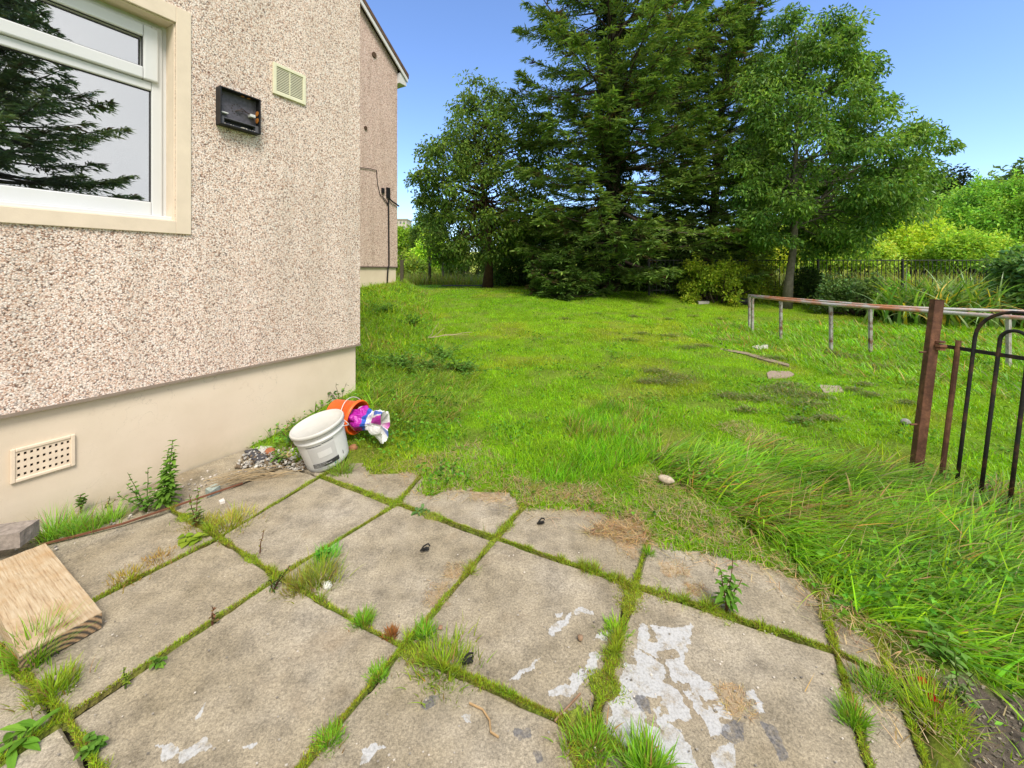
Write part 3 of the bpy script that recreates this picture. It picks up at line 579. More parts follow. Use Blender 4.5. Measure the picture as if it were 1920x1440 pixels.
# ------------------------------------------------------------------ leaves
def leaves(mb, P, D, L, Wd, col, fold=.25, nrmv=None):
    n = len(P); D = nrm(D); ref = nrmv if nrmv is not None else nrm(rng.normal(0, .5, (n, 3)) + A((0, 0, 1)))
    Sd = nrm(np.cross(D, ref)); Nn = np.cross(Sd, D); L = np.broadcast_to(L, n)[:, None]; Wd = np.broadcast_to(Wd, n)[:, None]
    V = np.stack([P, P + D * L * .45 + Sd * Wd * .5 + Nn * Wd * fold, P + D * L - Nn * L * .08, P + D * L * .45 - Sd * Wd * .5 + Nn * Wd * fold], 1)
    C = np.repeat(np.asarray(col)[:, None], 4, 1); b = np.arange(n)[:, None] * 4
    mb.add(V.reshape(-1, 3), b + A([0, 1, 2, 3]), None, C.reshape(-1, 3))
def envsample(rows, Y, n, thick=.8, shell=.0, r_=None):   # crown outline rows (row, left, right) read at distance Y, given real depth
    r_ = r_ or rng; rows = A(rows, float) if False else np.array(rows, float); y0, y1 = rows[0, 0], rows[-1, 0]; out = []
    wmax = (rows[:, 2] - rows[:, 1]).max()
    while len(out) < n:
        py = r_.uniform(y0, y1); l = np.interp(py, rows[:, 0], rows[:, 1]); r = np.interp(py, rows[:, 0], rows[:, 2])
        if r_.random() > (r - l) / wmax: continue
        u = r_.uniform(-1, 1); v = r_.uniform(-1, 1)
        if u * u + v * v > 1 or (u * u + v * v) < shell * r_.random(): continue
        hw = (r - l) / 2 / F * Y; out.append(at((l + r) / 2, py, Y) + A((u * hw, v * hw * thick, 0)))
    return np.array(out)
def cloud(mb, C, rad, per, L, Wd, c0, c1, droop=.3, flat=.7, cv=.25, out=.5):
    n = len(C) * per; idx = np.repeat(np.arange(len(C)), per); rad = np.broadcast_to(rad, len(C))[idx]
    q = rng.normal(0, .5, (n, 3)); q *= np.minimum(1, 1.05 / (np.linalg.norm(q, axis=1) + 1e-6))[:, None]; q = q * A((1, 1, flat)); P = C[idx] + q * rad[:, None]
    t = np.clip(rng.random(len(C))[idx] + rng.normal(0, .22, n), 0, 1)[:, None]
    col = hsv_jit(A(c0) * (1 - t) + A(c1) * t, n, cv)
    D = nrm(q) * out + rng.normal(0, .5, (n, 3)) + A((0, 0, -droop))
    leaves(mb, P, D, L * rng.uniform(.6, 1.3, n), Wd * rng.uniform(.7, 1.3, n), col)
def curvept(a, b, n, sag, jit):
    t = np.linspace(0, 1, n)[:, None]; p = a * (1 - t) + b * t; p = p + A((0, 0, 1)) * np.sin(t * pi) * sag
    j = rng.normal(0, jit, (n, 3)); j[0] = 0; j[-1] = 0; return p + j
def broadleaf(name, label, cat, trunk, rad, rows, Y, nc, per, L, Wd, c0, c1, crad=.35, droop=.3, thick=.8, bark=(.1, .08, .06), limbs=.6, group=None, shell=.3, flat=.7, sag=.0, clear=0., rise=.35):
    base = A(trunk[0]); t = thing(name, label, cat, base, group); C = envsample(rows, Y, nc, thick, shell)
    C = C[~((np.abs((C[:, 0] - np.interp(C[:, 2], A(trunk)[:, 2], A(trunk)[:, 0]))) < clear) & (C[:, 2] < base[2] + .42 * (A(trunk)[-1][2] - base[2])))]
    tb = MB(); tr = A(trunk); r = np.array([rad * (1 - .85 * k / (len(tr) - 1)) for k in range(len(tr))]); r[0] *= 1.35
    tube(tb, tr, r, 10, bark)
    hs = tr[:, 2]
    for c in C[rng.random(len(C)) < limbs]:
        h = max(hs[0] + (hs[-1] - hs[0]) * rng.uniform(.24, .5), min(c[2] - rise * np.hypot(*(c[:2] - tr[-1][:2])) - .2, hs[-1] - .1)) + rng.uniform(0, .5); a = A([np.interp(h, hs, tr[:, k]) for k in range(3)]); a[2] = h
        d = np.linalg.norm(c - a); tube(tb, curvept(a, c, 6, sag * d, .03 * d), np.linspace(.012 + .010 * d, .006, 6), 5, bark, False)
    tb.build('trunk', M_BARK, t, smooth=True)
    mb = MB(); cloud(mb, C, crad * rng.uniform(.6, 1.4, len(C)), per, L, Wd, c0, c1, droop, flat); mb.build('crown', M_LEAF, t)
    return t
def bush(name, label, rows, Y, nc, per, L, Wd, c0, c1, crad=.3, droop=.1, group=None, thick=.7, cat='bush', flat=.8):
    C = envsample(rows, Y, nc, thick, .5); lo = C[:, 2].min(); cx = C[:, 0].mean(); b = onT(cx, Y)
    C[:, 2] = np.maximum(C[:, 2], natural(C[:, 0], C[:, 1]) + .1)
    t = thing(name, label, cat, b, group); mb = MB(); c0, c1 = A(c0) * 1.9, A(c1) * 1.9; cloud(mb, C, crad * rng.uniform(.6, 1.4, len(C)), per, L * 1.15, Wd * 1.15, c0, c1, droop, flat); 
    for c in C[rng.random(len(C)) < .3]:
        m_ = 26; h = rng.uniform(1.0, 2.2) * crad; u = np.linspace(0, 1, m_); dv = A((rng.normal(0, .3), rng.normal(0, .3), 1.)); P = c + dv * (u * h)[:, None] + rng.normal(0, .05 * crad, (m_, 3)) + rng.normal(0, .18 * crad, (m_, 3)) * (1 - u)[:, None]
        leaves(mb, P, rng.normal(0, .6, (m_, 3)) + A((0, 0, .5)), L * 1.1, Wd * 1.1, hsv_jit(c1 * (.6 + .6 * rng.random()), m_, .2))
    mb.build('foliage', M_LEAF, t)
    s_ = MB()
    for c in C[:: max(1, len(C) // 25)]:
        g = onT(b[0] + (c[0] - b[0]) * .4, b[1] + (c[1] - b[1]) * .4, -.05); tube(s_, curvept(g, c, 4, .0, .05), [.03, .022, .015, .006], 5, (.09, .07, .05), False)
    s_.build('stems', M_BARK, t); return t
def conifer(name, label, base, height, rowsfn, nb, c0, c1, rad, dens=1., low=.04, ivy=False, tip=.35, cat='conifer tree', lean=(0, 0), sz=1., r_=None, bark=(.10, .075, .06), twk=14):
    r_ = r_ or rng; base = A(base, float); t = thing(name, label, cat, base); tb, fb = MB(), MB()
    hh = np.linspace(0, 1, 12); tp = base + np.column_stack([lean[0] * hh + .05 * np.sin(hh * 7), lean[1] * hh, height * hh]); tube(tb, tp, rad * (1 - hh)**.8 * 1 + .015, 10, bark)
    for k in range(nb):
        f = low + (1 - low) * ((k + r_.random()) / nb)**1.05; az = r_.uniform(0, 2 * pi); o = A([np.interp(f, hh, tp[:, i]) for i in range(3)])
        L = rowsfn(f, cos(az)) * r_.uniform(.65, 1.12); rise = -.12 + .75 * f**1.3 + r_.normal(0, .10); up = tip * (1 - .5 * f)
        n = 9; tt = np.linspace(0, 1, n); dh = A((cos(az), sin(az), 0)); pts = o + dh * (L * tt)[:, None] + A((0, 0, 1)) * (L * (rise * tt - (.22 * (1 - f)) * tt + up * tt**2.2))[:, None]
        pts[:, :2] += np.cumsum(r_.normal(0, .02 * L / 3, (n, 2)), 0); tube(tb, pts, np.linspace(.018 + .011 * L, .005, n), 5, bark, False)
        nt_ = int((7 + L * 7.5) * dens * (1 if f < .42 else .8)); sd = A((-dh[1], dh[0], 0))
        a = r_.uniform(.22 if L > 1 else .05, 1., nt_)**.8; pa = np.stack([np.interp(a, tt, pts[:, i]) for i in range(3)], -1)
        sgn = r_.choice([-1, 1], nt_); tl = (L * .36 * (1.05 - a) + .16) * r_.uniform(.5, 1.2, nt_)
        td = nrm(dh * r_.uniform(.5, 1., nt_)[:, None] + sd * (sgn * r_.uniform(.4, 1., nt_))[:, None] + A((0, 0, 1)) * r_.normal(.08, .22, nt_)[:, None])
        m_ = twk; idx = np.repeat(np.arange(nt_), m_); u = np.tile(np.linspace(.08, 1, m_), nt_) + r_.normal(0, .03, nt_ * m_)
        P = pa[idx] + td[idx] * (tl[idx] * u)[:, None] + A((0, 0, -1)) * (.18 * tl[idx] * u**2)[:, None] + r_.normal(0, .018, (len(idx), 3))
        sd2 = nrm(np.cross(td[idx], A((0, 0, 1)))); D = td[idx] * .9 + sd2 * (r_.choice([-1, 1], len(idx)) * r_.uniform(.3, 1.1, len(idx)))[:, None] + r_.normal(0, .22, (len(idx), 3)) + A((0, 0, -.05))
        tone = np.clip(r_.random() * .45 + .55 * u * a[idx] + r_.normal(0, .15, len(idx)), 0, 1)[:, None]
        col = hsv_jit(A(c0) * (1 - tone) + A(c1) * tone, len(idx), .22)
        br = r_.random(nt_)[idx] < .05; col[br] = hsv_jit(A((.12, .08, .045)), br.sum(), .2)
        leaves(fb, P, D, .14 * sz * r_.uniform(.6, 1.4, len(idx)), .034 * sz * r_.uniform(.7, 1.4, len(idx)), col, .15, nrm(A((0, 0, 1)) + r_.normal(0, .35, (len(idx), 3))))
    tb.build('trunk', M_BARK, t, smooth=True); fb.build('crown', M_NEEDLE, t)
    if ivy:
        ib = MB(); n = 9000; f = r_.uniform(.02, .85, n); a = r_.uniform(0, 6.3, n); R = rad * (1 - f) + r_.uniform(.02, .38, n)
        P = np.stack([np.interp(f, hh, tp[:, i]) for i in range(3)], -1) + np.column_stack([np.cos(a) * R, np.sin(a) * R, np.zeros(n)])
        leaves(ib, P, np.column_stack([np.cos(a), np.sin(a), np.full(n, -.8)]), .13, .11, hsv_jit(A((.03, .06, .015)), n, .3)); ib.build('ivy', M_LEAF, t)
    return t
def interp_env(pts):
    P = A(pts, float) if False else np.array(pts, float)
    return lambda f, c: float(np.interp(f, P[:, 0], P[:, 1] * (1 + c) / 2 + P[:, 2] * (1 - c) / 2))  # f, right, left

def clover():
    mb = MB(); X, Y, r = polar(42000, 1.7, 12, 1.9); z = natural(X, Y)
    k = (~inpoly(X + .05 * (fbm(X, Y, .1, 601) - .5), Y, PATIO)) & free(X, Y) & (rng.random(len(X)) < .04 + .9 * S((fbm(X, Y, .4, 603) - .56) * 8) + .35 * (X < BANKX(Y) + .9) * (Y > 2.8)); X, Y, z = X[k], Y[k], z[k]; n = len(X)
    lg = inpoly(X, Y, LONG1); h = np.where(lg, rng.uniform(.05, .14, n), rng.uniform(.015, .045, n)) + .07 * (X < BANKX(Y) + .8) * rng.random(n); a = rng.uniform(0, 6.3, n)
    leaves(mb, np.column_stack([X, Y, z + h]), np.column_stack([np.cos(a), np.sin(a), rng.normal(.1, .3, n)]), rng.uniform(.012, .035, n) * (1 + .08 * np.hypot(X, Y)), rng.uniform(.009, .022, n) * (1 + .08 * np.hypot(X, Y)), hsv_jit(A((.14, .32, .04)), n, .4))
    mb.build('clover', M_GRASS, kind='stuff')
    mb = MB(); n = 900; P0 = A(LONG1); q = rng.uniform(P0.min(0), P0.max(0), (n, 2)); q = q[inpoly(q[:, 0], q[:, 1], LONG1)]; n = len(q)
    blades(mb, np.column_stack([q, natural(q[:, 0], q[:, 1])]), rng.uniform(.15, .36, n), .0032, rng.uniform(-1.6, .8, n), rng.uniform(.3, 1.2, n), rng.uniform(0, .8, n), 4, hsv_jit(A((.50, .38, .19)), n, .25))
    mb.build('dry_stalks', M_GRASS, kind='stuff')
clover()
# ------------------------------------------------------------------ trees
YC = 14.5
tb_ = onT((1148 - 960) / F * YC, YC)
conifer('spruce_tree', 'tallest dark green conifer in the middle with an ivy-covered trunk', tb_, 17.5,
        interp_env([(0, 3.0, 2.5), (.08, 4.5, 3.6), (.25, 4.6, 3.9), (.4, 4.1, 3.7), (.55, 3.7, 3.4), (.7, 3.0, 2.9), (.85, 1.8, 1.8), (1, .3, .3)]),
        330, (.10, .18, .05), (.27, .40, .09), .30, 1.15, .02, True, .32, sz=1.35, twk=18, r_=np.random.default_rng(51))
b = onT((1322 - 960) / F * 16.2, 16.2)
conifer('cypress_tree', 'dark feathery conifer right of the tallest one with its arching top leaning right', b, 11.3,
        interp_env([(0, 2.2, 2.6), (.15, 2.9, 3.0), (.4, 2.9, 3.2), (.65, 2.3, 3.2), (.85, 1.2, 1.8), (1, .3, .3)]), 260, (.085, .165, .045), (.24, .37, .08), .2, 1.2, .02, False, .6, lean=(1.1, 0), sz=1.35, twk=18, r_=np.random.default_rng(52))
b = onT((1062 - 960) / F * 12.6, 12.6)
conifer('young_conifer', 'low bushy young conifer at the lawn edge below the tallest conifer', b, 1.35, interp_env([(0, 1.3, 1.3), (.4, 1.15, 1.15), (.8, .55, .5), (1, .2, .2)]), 60, (.06, .12, .03), (.15, .26, .05), .05, 1.5, .02, False, .5, sz=1., r_=np.random.default_rng(53))
YA = 11.0; tpx = [(1474, 562), (1480, 520), (1487, 470), (1492, 400), (1490, 330), (1494, 260), (1500, 190), (1496, 120), (1490, 60)]
broadleaf('ash_tree', 'tall leafy green tree with a slender leaning trunk behind the metal rails', 'tree', [at(x, y, YA) if k else onT((x - 960) / F * YA, YA, -.05) for k, (x, y) in enumerate(tpx)], .115,
          [(30, 1462, 1500), (60, 1440, 1590), (110, 1430, 1622), (180, 1402, 1632), (250, 1388, 1675), (300, 1376, 1735), (350, 1378, 1742), (400, 1390, 1700), (440, 1405, 1650), (478, 1425, 1590)], YA, 310, 200, .125, .05,
          (.085, .19, .04), (.25, .42, .08), .36, .55, .75, (.15, .14, .11), .22, sag=.08, clear=.3, rise=.85)
YL = 17.0; tpx = [(914, 538), (917, 500), (918, 460), (915, 420), (905, 350), (895, 280), (885, 210)]
broadleaf('birch_tree', 'dark leafed tree with a bare brown trunk left of the conifers', 'tree', [at(x, y, YL) if k else onT((x - 960) / F * YL, YL, -.05) for k, (x, y) in enumerate(tpx)], .2,
          [(150, 880, 905), (165, 850, 950), (180, 865, 930), (205, 845, 1000), (240, 825, 1040), (265, 835, 1040), (290, 790, 1040), (315, 800, 1020), (335, 760, 1020), (352, 790, 1020), (370, 758, 1030), (390, 800, 1030), (420, 800, 1020), (455, 800, 1020), (490, 815, 960)], YL, 380, 82, .16, .085,
          (.09, .16, .03), (.21, .33, .06), .42, .6, .8, (.11, .065, .045), .6)
# undergrowth below the conifers: each shrub its own
G1 = 'dark shrubs under the conifers'
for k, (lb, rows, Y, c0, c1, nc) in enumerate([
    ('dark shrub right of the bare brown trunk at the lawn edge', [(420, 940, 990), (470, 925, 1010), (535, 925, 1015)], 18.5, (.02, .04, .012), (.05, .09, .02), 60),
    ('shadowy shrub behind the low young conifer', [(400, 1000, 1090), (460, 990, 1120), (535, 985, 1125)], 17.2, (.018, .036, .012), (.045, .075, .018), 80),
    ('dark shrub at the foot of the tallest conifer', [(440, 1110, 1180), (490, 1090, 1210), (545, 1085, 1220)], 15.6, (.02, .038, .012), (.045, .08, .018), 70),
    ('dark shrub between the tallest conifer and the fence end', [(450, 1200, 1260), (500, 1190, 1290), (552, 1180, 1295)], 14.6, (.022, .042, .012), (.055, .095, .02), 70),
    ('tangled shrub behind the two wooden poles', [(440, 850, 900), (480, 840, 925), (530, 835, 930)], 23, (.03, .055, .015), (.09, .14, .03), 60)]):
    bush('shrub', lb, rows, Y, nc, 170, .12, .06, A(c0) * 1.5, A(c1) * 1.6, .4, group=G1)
G2 = 'bushes along the iron fence'
for lb, rows, Y, c0, c1, nc, L in [
    ('yellow-green bush in front of the left end of the fence', [(495, 1290, 1380), (520, 1280, 1420), (568, 1270, 1435)], 12.0, (.10, .15, .015), (.24, .30, .03), 60, .08),
    ('olive bush between the yellow-green bush and the slender leaning trunk', [(500, 1390, 1440), (530, 1385, 1455), (568, 1380, 1460)], 12.3, (.07, .11, .014), (.18, .22, .025), 30, .08),
    ('dark glossy bush just right of the slender leaning trunk', [(505, 1500, 1530), (530, 1490, 1550), (562, 1485, 1555)], 11.8, (.02, .045, .012), (.05, .09, .02), 45, .08),
    ('low grey-green bramble in front of the middle of the fence', [(530, 1560, 1640), (548, 1540, 1670), (578, 1530, 1700)], 10.2, (.05, .09, .03), (.11, .18, .06), 60, .08),
    ('small fresh green weed clump beside the strappy plant', [(545, 1680, 1700), (560, 1670, 1705), (585, 1665, 1712)], 9.4, (.09, .2, .02), (.16, .32, .04), 22, .07)]:
    bush('fence_bush', lb, rows, Y, nc, 130, L, L * .5, c0, c1, .22, group=G2)
bush('dense_shrub', 'big dark green leafy shrub at the right edge beside the strappy plant', [(474, 1925, 2000), (500, 1905, 2080), (540, 1900, 2100), (590, 1905, 2100)], 8.6, 110, 150, .13, .07, (.05, .11, .04), (.15, .26, .08), .25)
G3 = 'bushes in the field beyond the fence'
for lb, rows, Y, c0, c1, nc, L in [
    ('large bright green bush rising above the fence at the right', [(345, 1830, 1900), (380, 1790, 1960), (430, 1760, 2000), (480, 1750, 2040)], 24, (.06, .13, .02), (.15, .26, .04), 190, .17),
    ('green bush beyond the frame-side end of the fence', [(340, 1900, 1990), (400, 1880, 2080), (480, 1880, 2100)], 22, (.06, .12, .02), (.16, .24, .04), 110, .17),
    ('pale yellow-green bush just behind the fence under the leafy tree', [(425, 1660, 1760), (450, 1640, 1790), (490, 1630, 1800)], 19, (.13, .2, .02), (.28, .34, .04), 90, .13),
    ('sunny low bush beyond the fence left of the pale one', [(440, 1540, 1620), (465, 1510, 1650), (495, 1500, 1660)], 18, (.12, .19, .03), (.24, .3, .05), 80, .13),
    ('yellowish bush behind the fence between the conifers and the leafy tree', [(425, 1390, 1440), (450, 1360, 1470), (495, 1340, 1490)], 17.5, (.12, .18, .02), (.28, .32, .05), 80, .13),
    ('tall mid-green bush behind the crown of the leafy tree', [(320, 1640, 1720), (380, 1600, 1780), (450, 1590, 1800)], 30, (.05, .1, .02), (.12, .2, .04), 120, .2),
    ('mid-green bush far behind the slender leaning trunk', [(340, 1430, 1540), (400, 1400, 1600), (460, 1390, 1610)], 32, (.06, .11, .02), (.15, .22, .04), 110, .22),
    ('bright bush by the right end of the field behind the fence', [(445, 1790, 1850), (470, 1770, 1880), (500, 1760, 1900)], 16.5, (.08, .15, .02), (.2, .28, .04), 70, .12)]:
    bush('field_bush', lb, rows, Y, nc, 180, L, L * .5, A(c0) * 1.45, A(c1) * 1.45, .6 * Y / 22, group=G3)
# clump of upright stems on top of the big bush: its shoots
for k, (x, y) in enumerate([(1843, 335), (1858, 330), (1876, 322)]): pass
YP = 60; tpx = [(1778, 480), (1778, 420), (1777, 370), (1775, 335)]
broadleaf('pine_tree', 'far dark rounded pine on the skyline right of the leafy tree', 'tree', [at(x, y, YP) for x, y in tpx], .35, [(316, 1762, 1785), (335, 1755, 1800), (360, 1745, 1803), (400, 1735, 1790), (450, 1740, 1790)], YP, 60, 160, .5, .3, (.018, .035, .015), (.045, .075, .03), 1.3, 0, .8, limbs=.5)
for k, (lb, rows, Y) in enumerate([('far hedge mass on the skyline at the right edge', [(338, 1880, 1990), (380, 1840, 2080), (460, 1830, 2100)], 62), ('far wood low on the skyline behind the leafy tree', [(400, 1560, 1760), (440, 1400, 1850), (480, 1380, 1900)], 70), ('far wood seen between the conifers', [(420, 1020, 1200), (450, 960, 1350), (500, 900, 1400)], 75)]):
    bush('distant_wood', lb, rows, Y, 150, 110, .8, .5, (.03, .055, .02), (.08, .12, .035), 2.2, cat='woodland', thick=.3)
G4 = 'bushes beyond the lawn beside the far house'
for lb, rows, Y, c0, c1, nc in [('bright green bush beside the corner of the far house', [(435, 740, 785), (455, 735, 800), (478, 735, 800)], 36, (.1, .19, .02), (.2, .3, .03), 60),
    ('dark green bush between the far house and the dark leafed tree', [(402, 792, 808), (430, 780, 830), (475, 778, 840)], 33, (.04, .08, .02), (.09, .15, .03), 60),
    ('lime green bush behind the wooden poles', [(468, 790, 830), (490, 780, 850), (515, 782, 860)], 28, (.13, .25, .02), (.26, .4, .04), 50),
    ('rough green bank plants left of the wooden poles', [(508, 748, 800), (518, 742, 810), (530, 740, 815)], 24, (.07, .12, .02), (.18, .24, .04), 60)]:
    bush('bank_bush', lb, rows, Y, nc, 150, .2, .11, c0, c1, .7, group=G4)
# dry earth slope far left
mb = MB(); xs = np.linspace(-14, -3, 40); ys = np.linspace(30, 44, 30); X, Y = np.meshgrid(xs, ys); Z = natural(X, Y) - .3 + 2.3 * S((Y - 30) / 10) * S((-3.5 - X) / 4) + .3 * fbm(X, Y, 1.5, 201); k = np.arange(29)[:, None] * 40 + np.arange(39)[None]
cc = A((.34, .24, .15)) * (.6 + .7 * fbm(X, Y, .9, 203)[..., None]); mb.add(np.stack([X, Y, Z], -1), np.stack([k, k + 1, k + 41, k + 40], -1).reshape(-1, 4), col=cc.reshape(-1, 3)); mb.build('hill', M_STONE, kind='structure', smooth=True)
# the spruce reflected in the window stands to the right of the camera, outside the picture
conifer('spruce_tree', 'blue-green spruce mirrored in the house window', onT(13.3, -4.1), 11.5, interp_env([(0, 4.6, 4.6), (.25, 4.0, 4.0), (.5, 2.8, 2.8), (.75, 1.3, 1.3), (1, .15, .15)]), 270, (.14, .20, .12), (.26, .34, .2), .25, 1.2, .03, False, .3, sz=1.6, r_=np.random.default_rng(54))
# tall grasses / iris-like clump
def strappy():
    o = onT(*(lambda p: (p[0], p[1]))(at(1775, 560, 9.0))); t = thing('strap_leaf_plant', 'large clump of long arching strap leaves, some yellow, before the fence', 'plant', o); mb = MB(); n = 900
    q = np.column_stack([rng.normal(0, .62, n), rng.normal(0, .25, n)]); c = hsv_jit(A((.16, .30, .06)), n, .4); y = rng.random(n) < .14; c[y] = hsv_jit(A((.62, .48, .08)), y.sum(), .2); l = rng.random(n) < .2; c[l] = hsv_jit(A((.30, .42, .13)), l.sum(), .2)
    az = np.where(rng.random(n) < .5, 0, pi) + rng.normal(0, .8, n)
    blades(mb, np.column_stack([o[0] + q[:, 0], o[1] + q[:, 1], natural(o[0] + q[:, 0], o[1] + q[:, 1])]), rng.uniform(.8, 1.6, n), .06, az, rng.uniform(.05, .5, n), rng.uniform(.6, 2.3, n), 9, c)
    mb.build('leaves', M_LEAF, t)
strappy()
# ------------------------------------------------------------------ near house
def wb(mb, s0, s1, z0, z1, o0, o1, C=CN, col=(1, 1, 1)): return box(mb, W((s0 + s1) / 2, (z0 + z1) / 2, (o0 + o1) / 2, C), U * (s1 - s0) / 2, N_ * (o1 - o0) / 2, A((0, 0, (z1 - z0) / 2)), col)
H = thing('roughcast_house', 'near house with pebbledash walls over a cream plinth and a white window', 'house', W(4.5, 0, -4))
ZP = .605; SI, SO = 1.406, 1.327; SL = 3.3; ZB, ZT = 1.60, 2.832
mb = MB(); R = -.22
wb(mb, 0, SI, ZP, 5.6, R, 0); wb(mb, SL, 9, ZP, 5.6, R, 0); wb(mb, SI, SL, ZP, ZB, R, 0); wb(mb, SI, SL, ZT, 5.6, R, 0)
wb(mb, 0, .22, ZP, 5.6, -8, R); wb(mb, 8.78, 9, ZP, 5.6, -8, R); wb(mb, .22, 8.78, ZP, 5.6, -8, -7.78)
mb.build('wall', M_RC, H)
mb = MB(); wb(mb, .028, 8.97, -.3, ZP, -7.97, -.028); mb.build('plinth', M_PL, H)
mb = MB(); wb(mb, -.006, 9, ZP - .012, ZP + .004, -8, .006); mb.build('bellcast_bead', simple('bead', (.25, .2, .16), .8), H)
mb = MB()
for sg in (0, 1):
    o0, o1 = (.45, -4.0) if sg == 0 else (-8.45, -4.0)
    z0, z1 = 5.45, 5.45 + 4.45 * .7
    V = [W(-.3, z0, o0), W(9.3, z0, o0), W(9.3, z1, o1), W(-.3, z1, o1)]; V += [v + A((0, 0, .12)) for v in V]
    mb.add(V, [(0, 1, 2, 3), (4, 7, 6, 5), (0, 4, 5, 1), (1, 5, 6, 2), (2, 6, 7, 3), (3, 7, 4, 0)])
for s in (.11, 8.89): mb.add([W(s, 5.6, 0), W(s, 5.6, -8), W(s, 8.4, -4)], None, [(0, 1, 2)])
mb.build('roof', M_TILE, H)
win = bpy.data.objects.new('window', None); COL.objects.link(win); win.parent = H; win.location = A(W(2.3, 2.2, -.1)) - A(H.location)
mb = MB(); B = .079
wb(mb, SO, SI, ZB - B, ZT + .10, -.005, .012); wb(mb, SI, SL, ZB - B, ZB, -.005, .012); wb(mb, SI, SL, ZT, ZT + .10, -.005, .012); wb(mb, SL, SL + B, ZB - B, ZT + .10, -.005, .012)
wb(mb, SI - .002, SI + .006, ZB - .002, ZT + .002, -.20, -.005); wb(mb, SL - .006, SL + .002, ZB, ZT, -.2, -.005); wb(mb, SI + .006, SL - .006, ZT - .006, ZT + .002, -.2, -.005); wb(mb, SI + .006, SL - .006, ZB - .002, ZB + .006, -.2, -.005)
mb.build('surround', M_SUR, win, bevel=.003)
mb = MB(); f0, f1 = -.16, -.098
wb(mb, SI, SI + .028, ZB + .03, ZT, f0 - .01, f1 - .012)                       # packer strip beside the frame
wb(mb, SI + .028, SI + .082, ZB + .03, ZT - .03, f0, f1); wb(mb, SI + .082, SL, ZB + .03, ZB + .114, f0, f1); wb(mb, SI + .082, SL, 2.399, 2.45, f0, f1); wb(mb, SI + .082, SL, ZT - .075, ZT - .03, f0, f1)
wb(mb, SI + .3 + .9, SI + .3 + .96, ZB + .114, 2.399, f0 + .001, f1 - .001); wb(mb, SI, SL, ZT - .03, ZT, f0 - .01, f1 - .02)
mb.build('frame', M_UPVC, win, bevel=.006)
mb = MB(); wb(mb, SI + .002, SL - .002, ZB, ZB + .028, f0, -.035); mb.build('sill', M_UPVC, win, bevel=.005)
mb = MB(); g0, g1 = -.13, -.078; s0, s1 = SI + .054, SI + 1.23; z0, z1 = 2.452, 2.78
wb(mb, s0, s0 + .073, z0, z1, g0, g1); wb(mb, s1 - .073, s1, z0, z1, g0, g1); wb(mb, s0 + .073, s1 - .073, z0, z0 + .073, g0, g1 - .0); wb(mb, s0 + .073, s1 - .073, z1 - .073, z1, g0, g1)
mb.build('sash', M_UPVC, win, bevel=.008)
mb = MB()
for a_, b_, c_, d_ in ((SI + .082, SI + 1.2, ZB + .114, 2.399), (s0 + .073, s1 - .073, z0 + .073, z1 - .073)):
    o_ = f1 - .012 if c_ < 2 else g1 - .012; k_ = .006
    wb(mb, a_, a_ + k_, c_, d_, o_ - .006, o_); wb(mb, b_ - k_, b_, c_, d_, o_ - .006, o_); wb(mb, a_ + k_, b_ - k_, d_ - k_, d_, o_ - .006, o_); wb(mb, a_ + k_, b_ - k_, c_, c_ + k_ * .6, o_ - .006, o_)
mb.build('gasket', M_GASK, win)
for a_, b_, c_, d_ in ((SI + .082, SI + 1.2, ZB + .114, 2.399), (SI + 1.26, SL, ZB + .114, 2.399), (s0 + .073, s1 - .073, z0 + .073, z1 - .073), (s1, SL, 2.45, ZT - .075)):
    mb = MB(); wb(mb, a_, b_, c_, d_, -.119, -.115); mb.build('pane', M_GLASS, win)
M_ROOM = simple('room_plaster', (.85, .86, .86), .9, .1, .05, 1)
mb = MB()
for q in ((SI - .3, SL + .6, 1.0, 3.0, -2.6, -2.5), (SI - .4, SI - .3, 1.0, 3.0, -2.5, -.23), (SL + .6, SL + .7, 1., 3., -2.5, -.23), (SI - .3, SL + .6, 3.0, 3.1, -2.5, -.23), (SI - .3, SL + .6, .9, 1., -2.5, -.23)): wb(mb, *q)
mb.build('room_interior', M_ROOM, H)
# air brick in the plinth
ab = bpy.data.objects.new('air_brick', None); COL.objects.link(ab); ab.parent = H; ab.location = A(W(1.94, .345, 0)) - A(H.location)
a0, a1, b0, b1 = 1.834, 2.052, .262, .427; mb = MB(); fr = .016; o = -.028
wb(mb, a0, a0 + fr, b0, b1, o, o + .014); wb(mb, a1 - fr, a1, b0, b1, o, o + .014); wb(mb, a0 + fr, a1 - fr, b0, b0 + fr, o, o + .014); wb(mb, a0 + fr, a1 - fr, b1 - fr, b1, o, o + .014); mb.build('frame', M_TERRA, ab, bevel=.003)
mb = MB(); A0, A1, B0, B1 = a0 + fr, a1 - fr, b0 + fr, b1 - fr; nx, nz = 9, 4; dx = (A1 - A0) / nx; dz = (B1 - B0) / nz; hx, hz = dx * .46, dz * .40
for i in range(nx + 1):
    l = A0 + i * dx - (dx - hx) / 2 if i else A0; r = A0 + i * dx + (dx - hx) / 2 if i < nx else A1; wb(mb, l, r, B0, B1, o, o + .009)
for j in range(nz + 1):
    l = B0 + j * dz - (dz - hz) / 2 if j else B0; r = B0 + j * dz + (dz - hz) / 2 if j < nz else B1
    for i in range(nx): wb(mb, A0 + i * dx + (dx - hx) / 2, A0 + (i + 1) * dx - (dx - hx) / 2, l, r, o, o + .009)
mb.build('grille', M_TERRA, ab)
mb = MB(); wb(mb, A0, A1, B0, B1, o - .001, o + .0015); mb.build('void', M_DARK, ab)
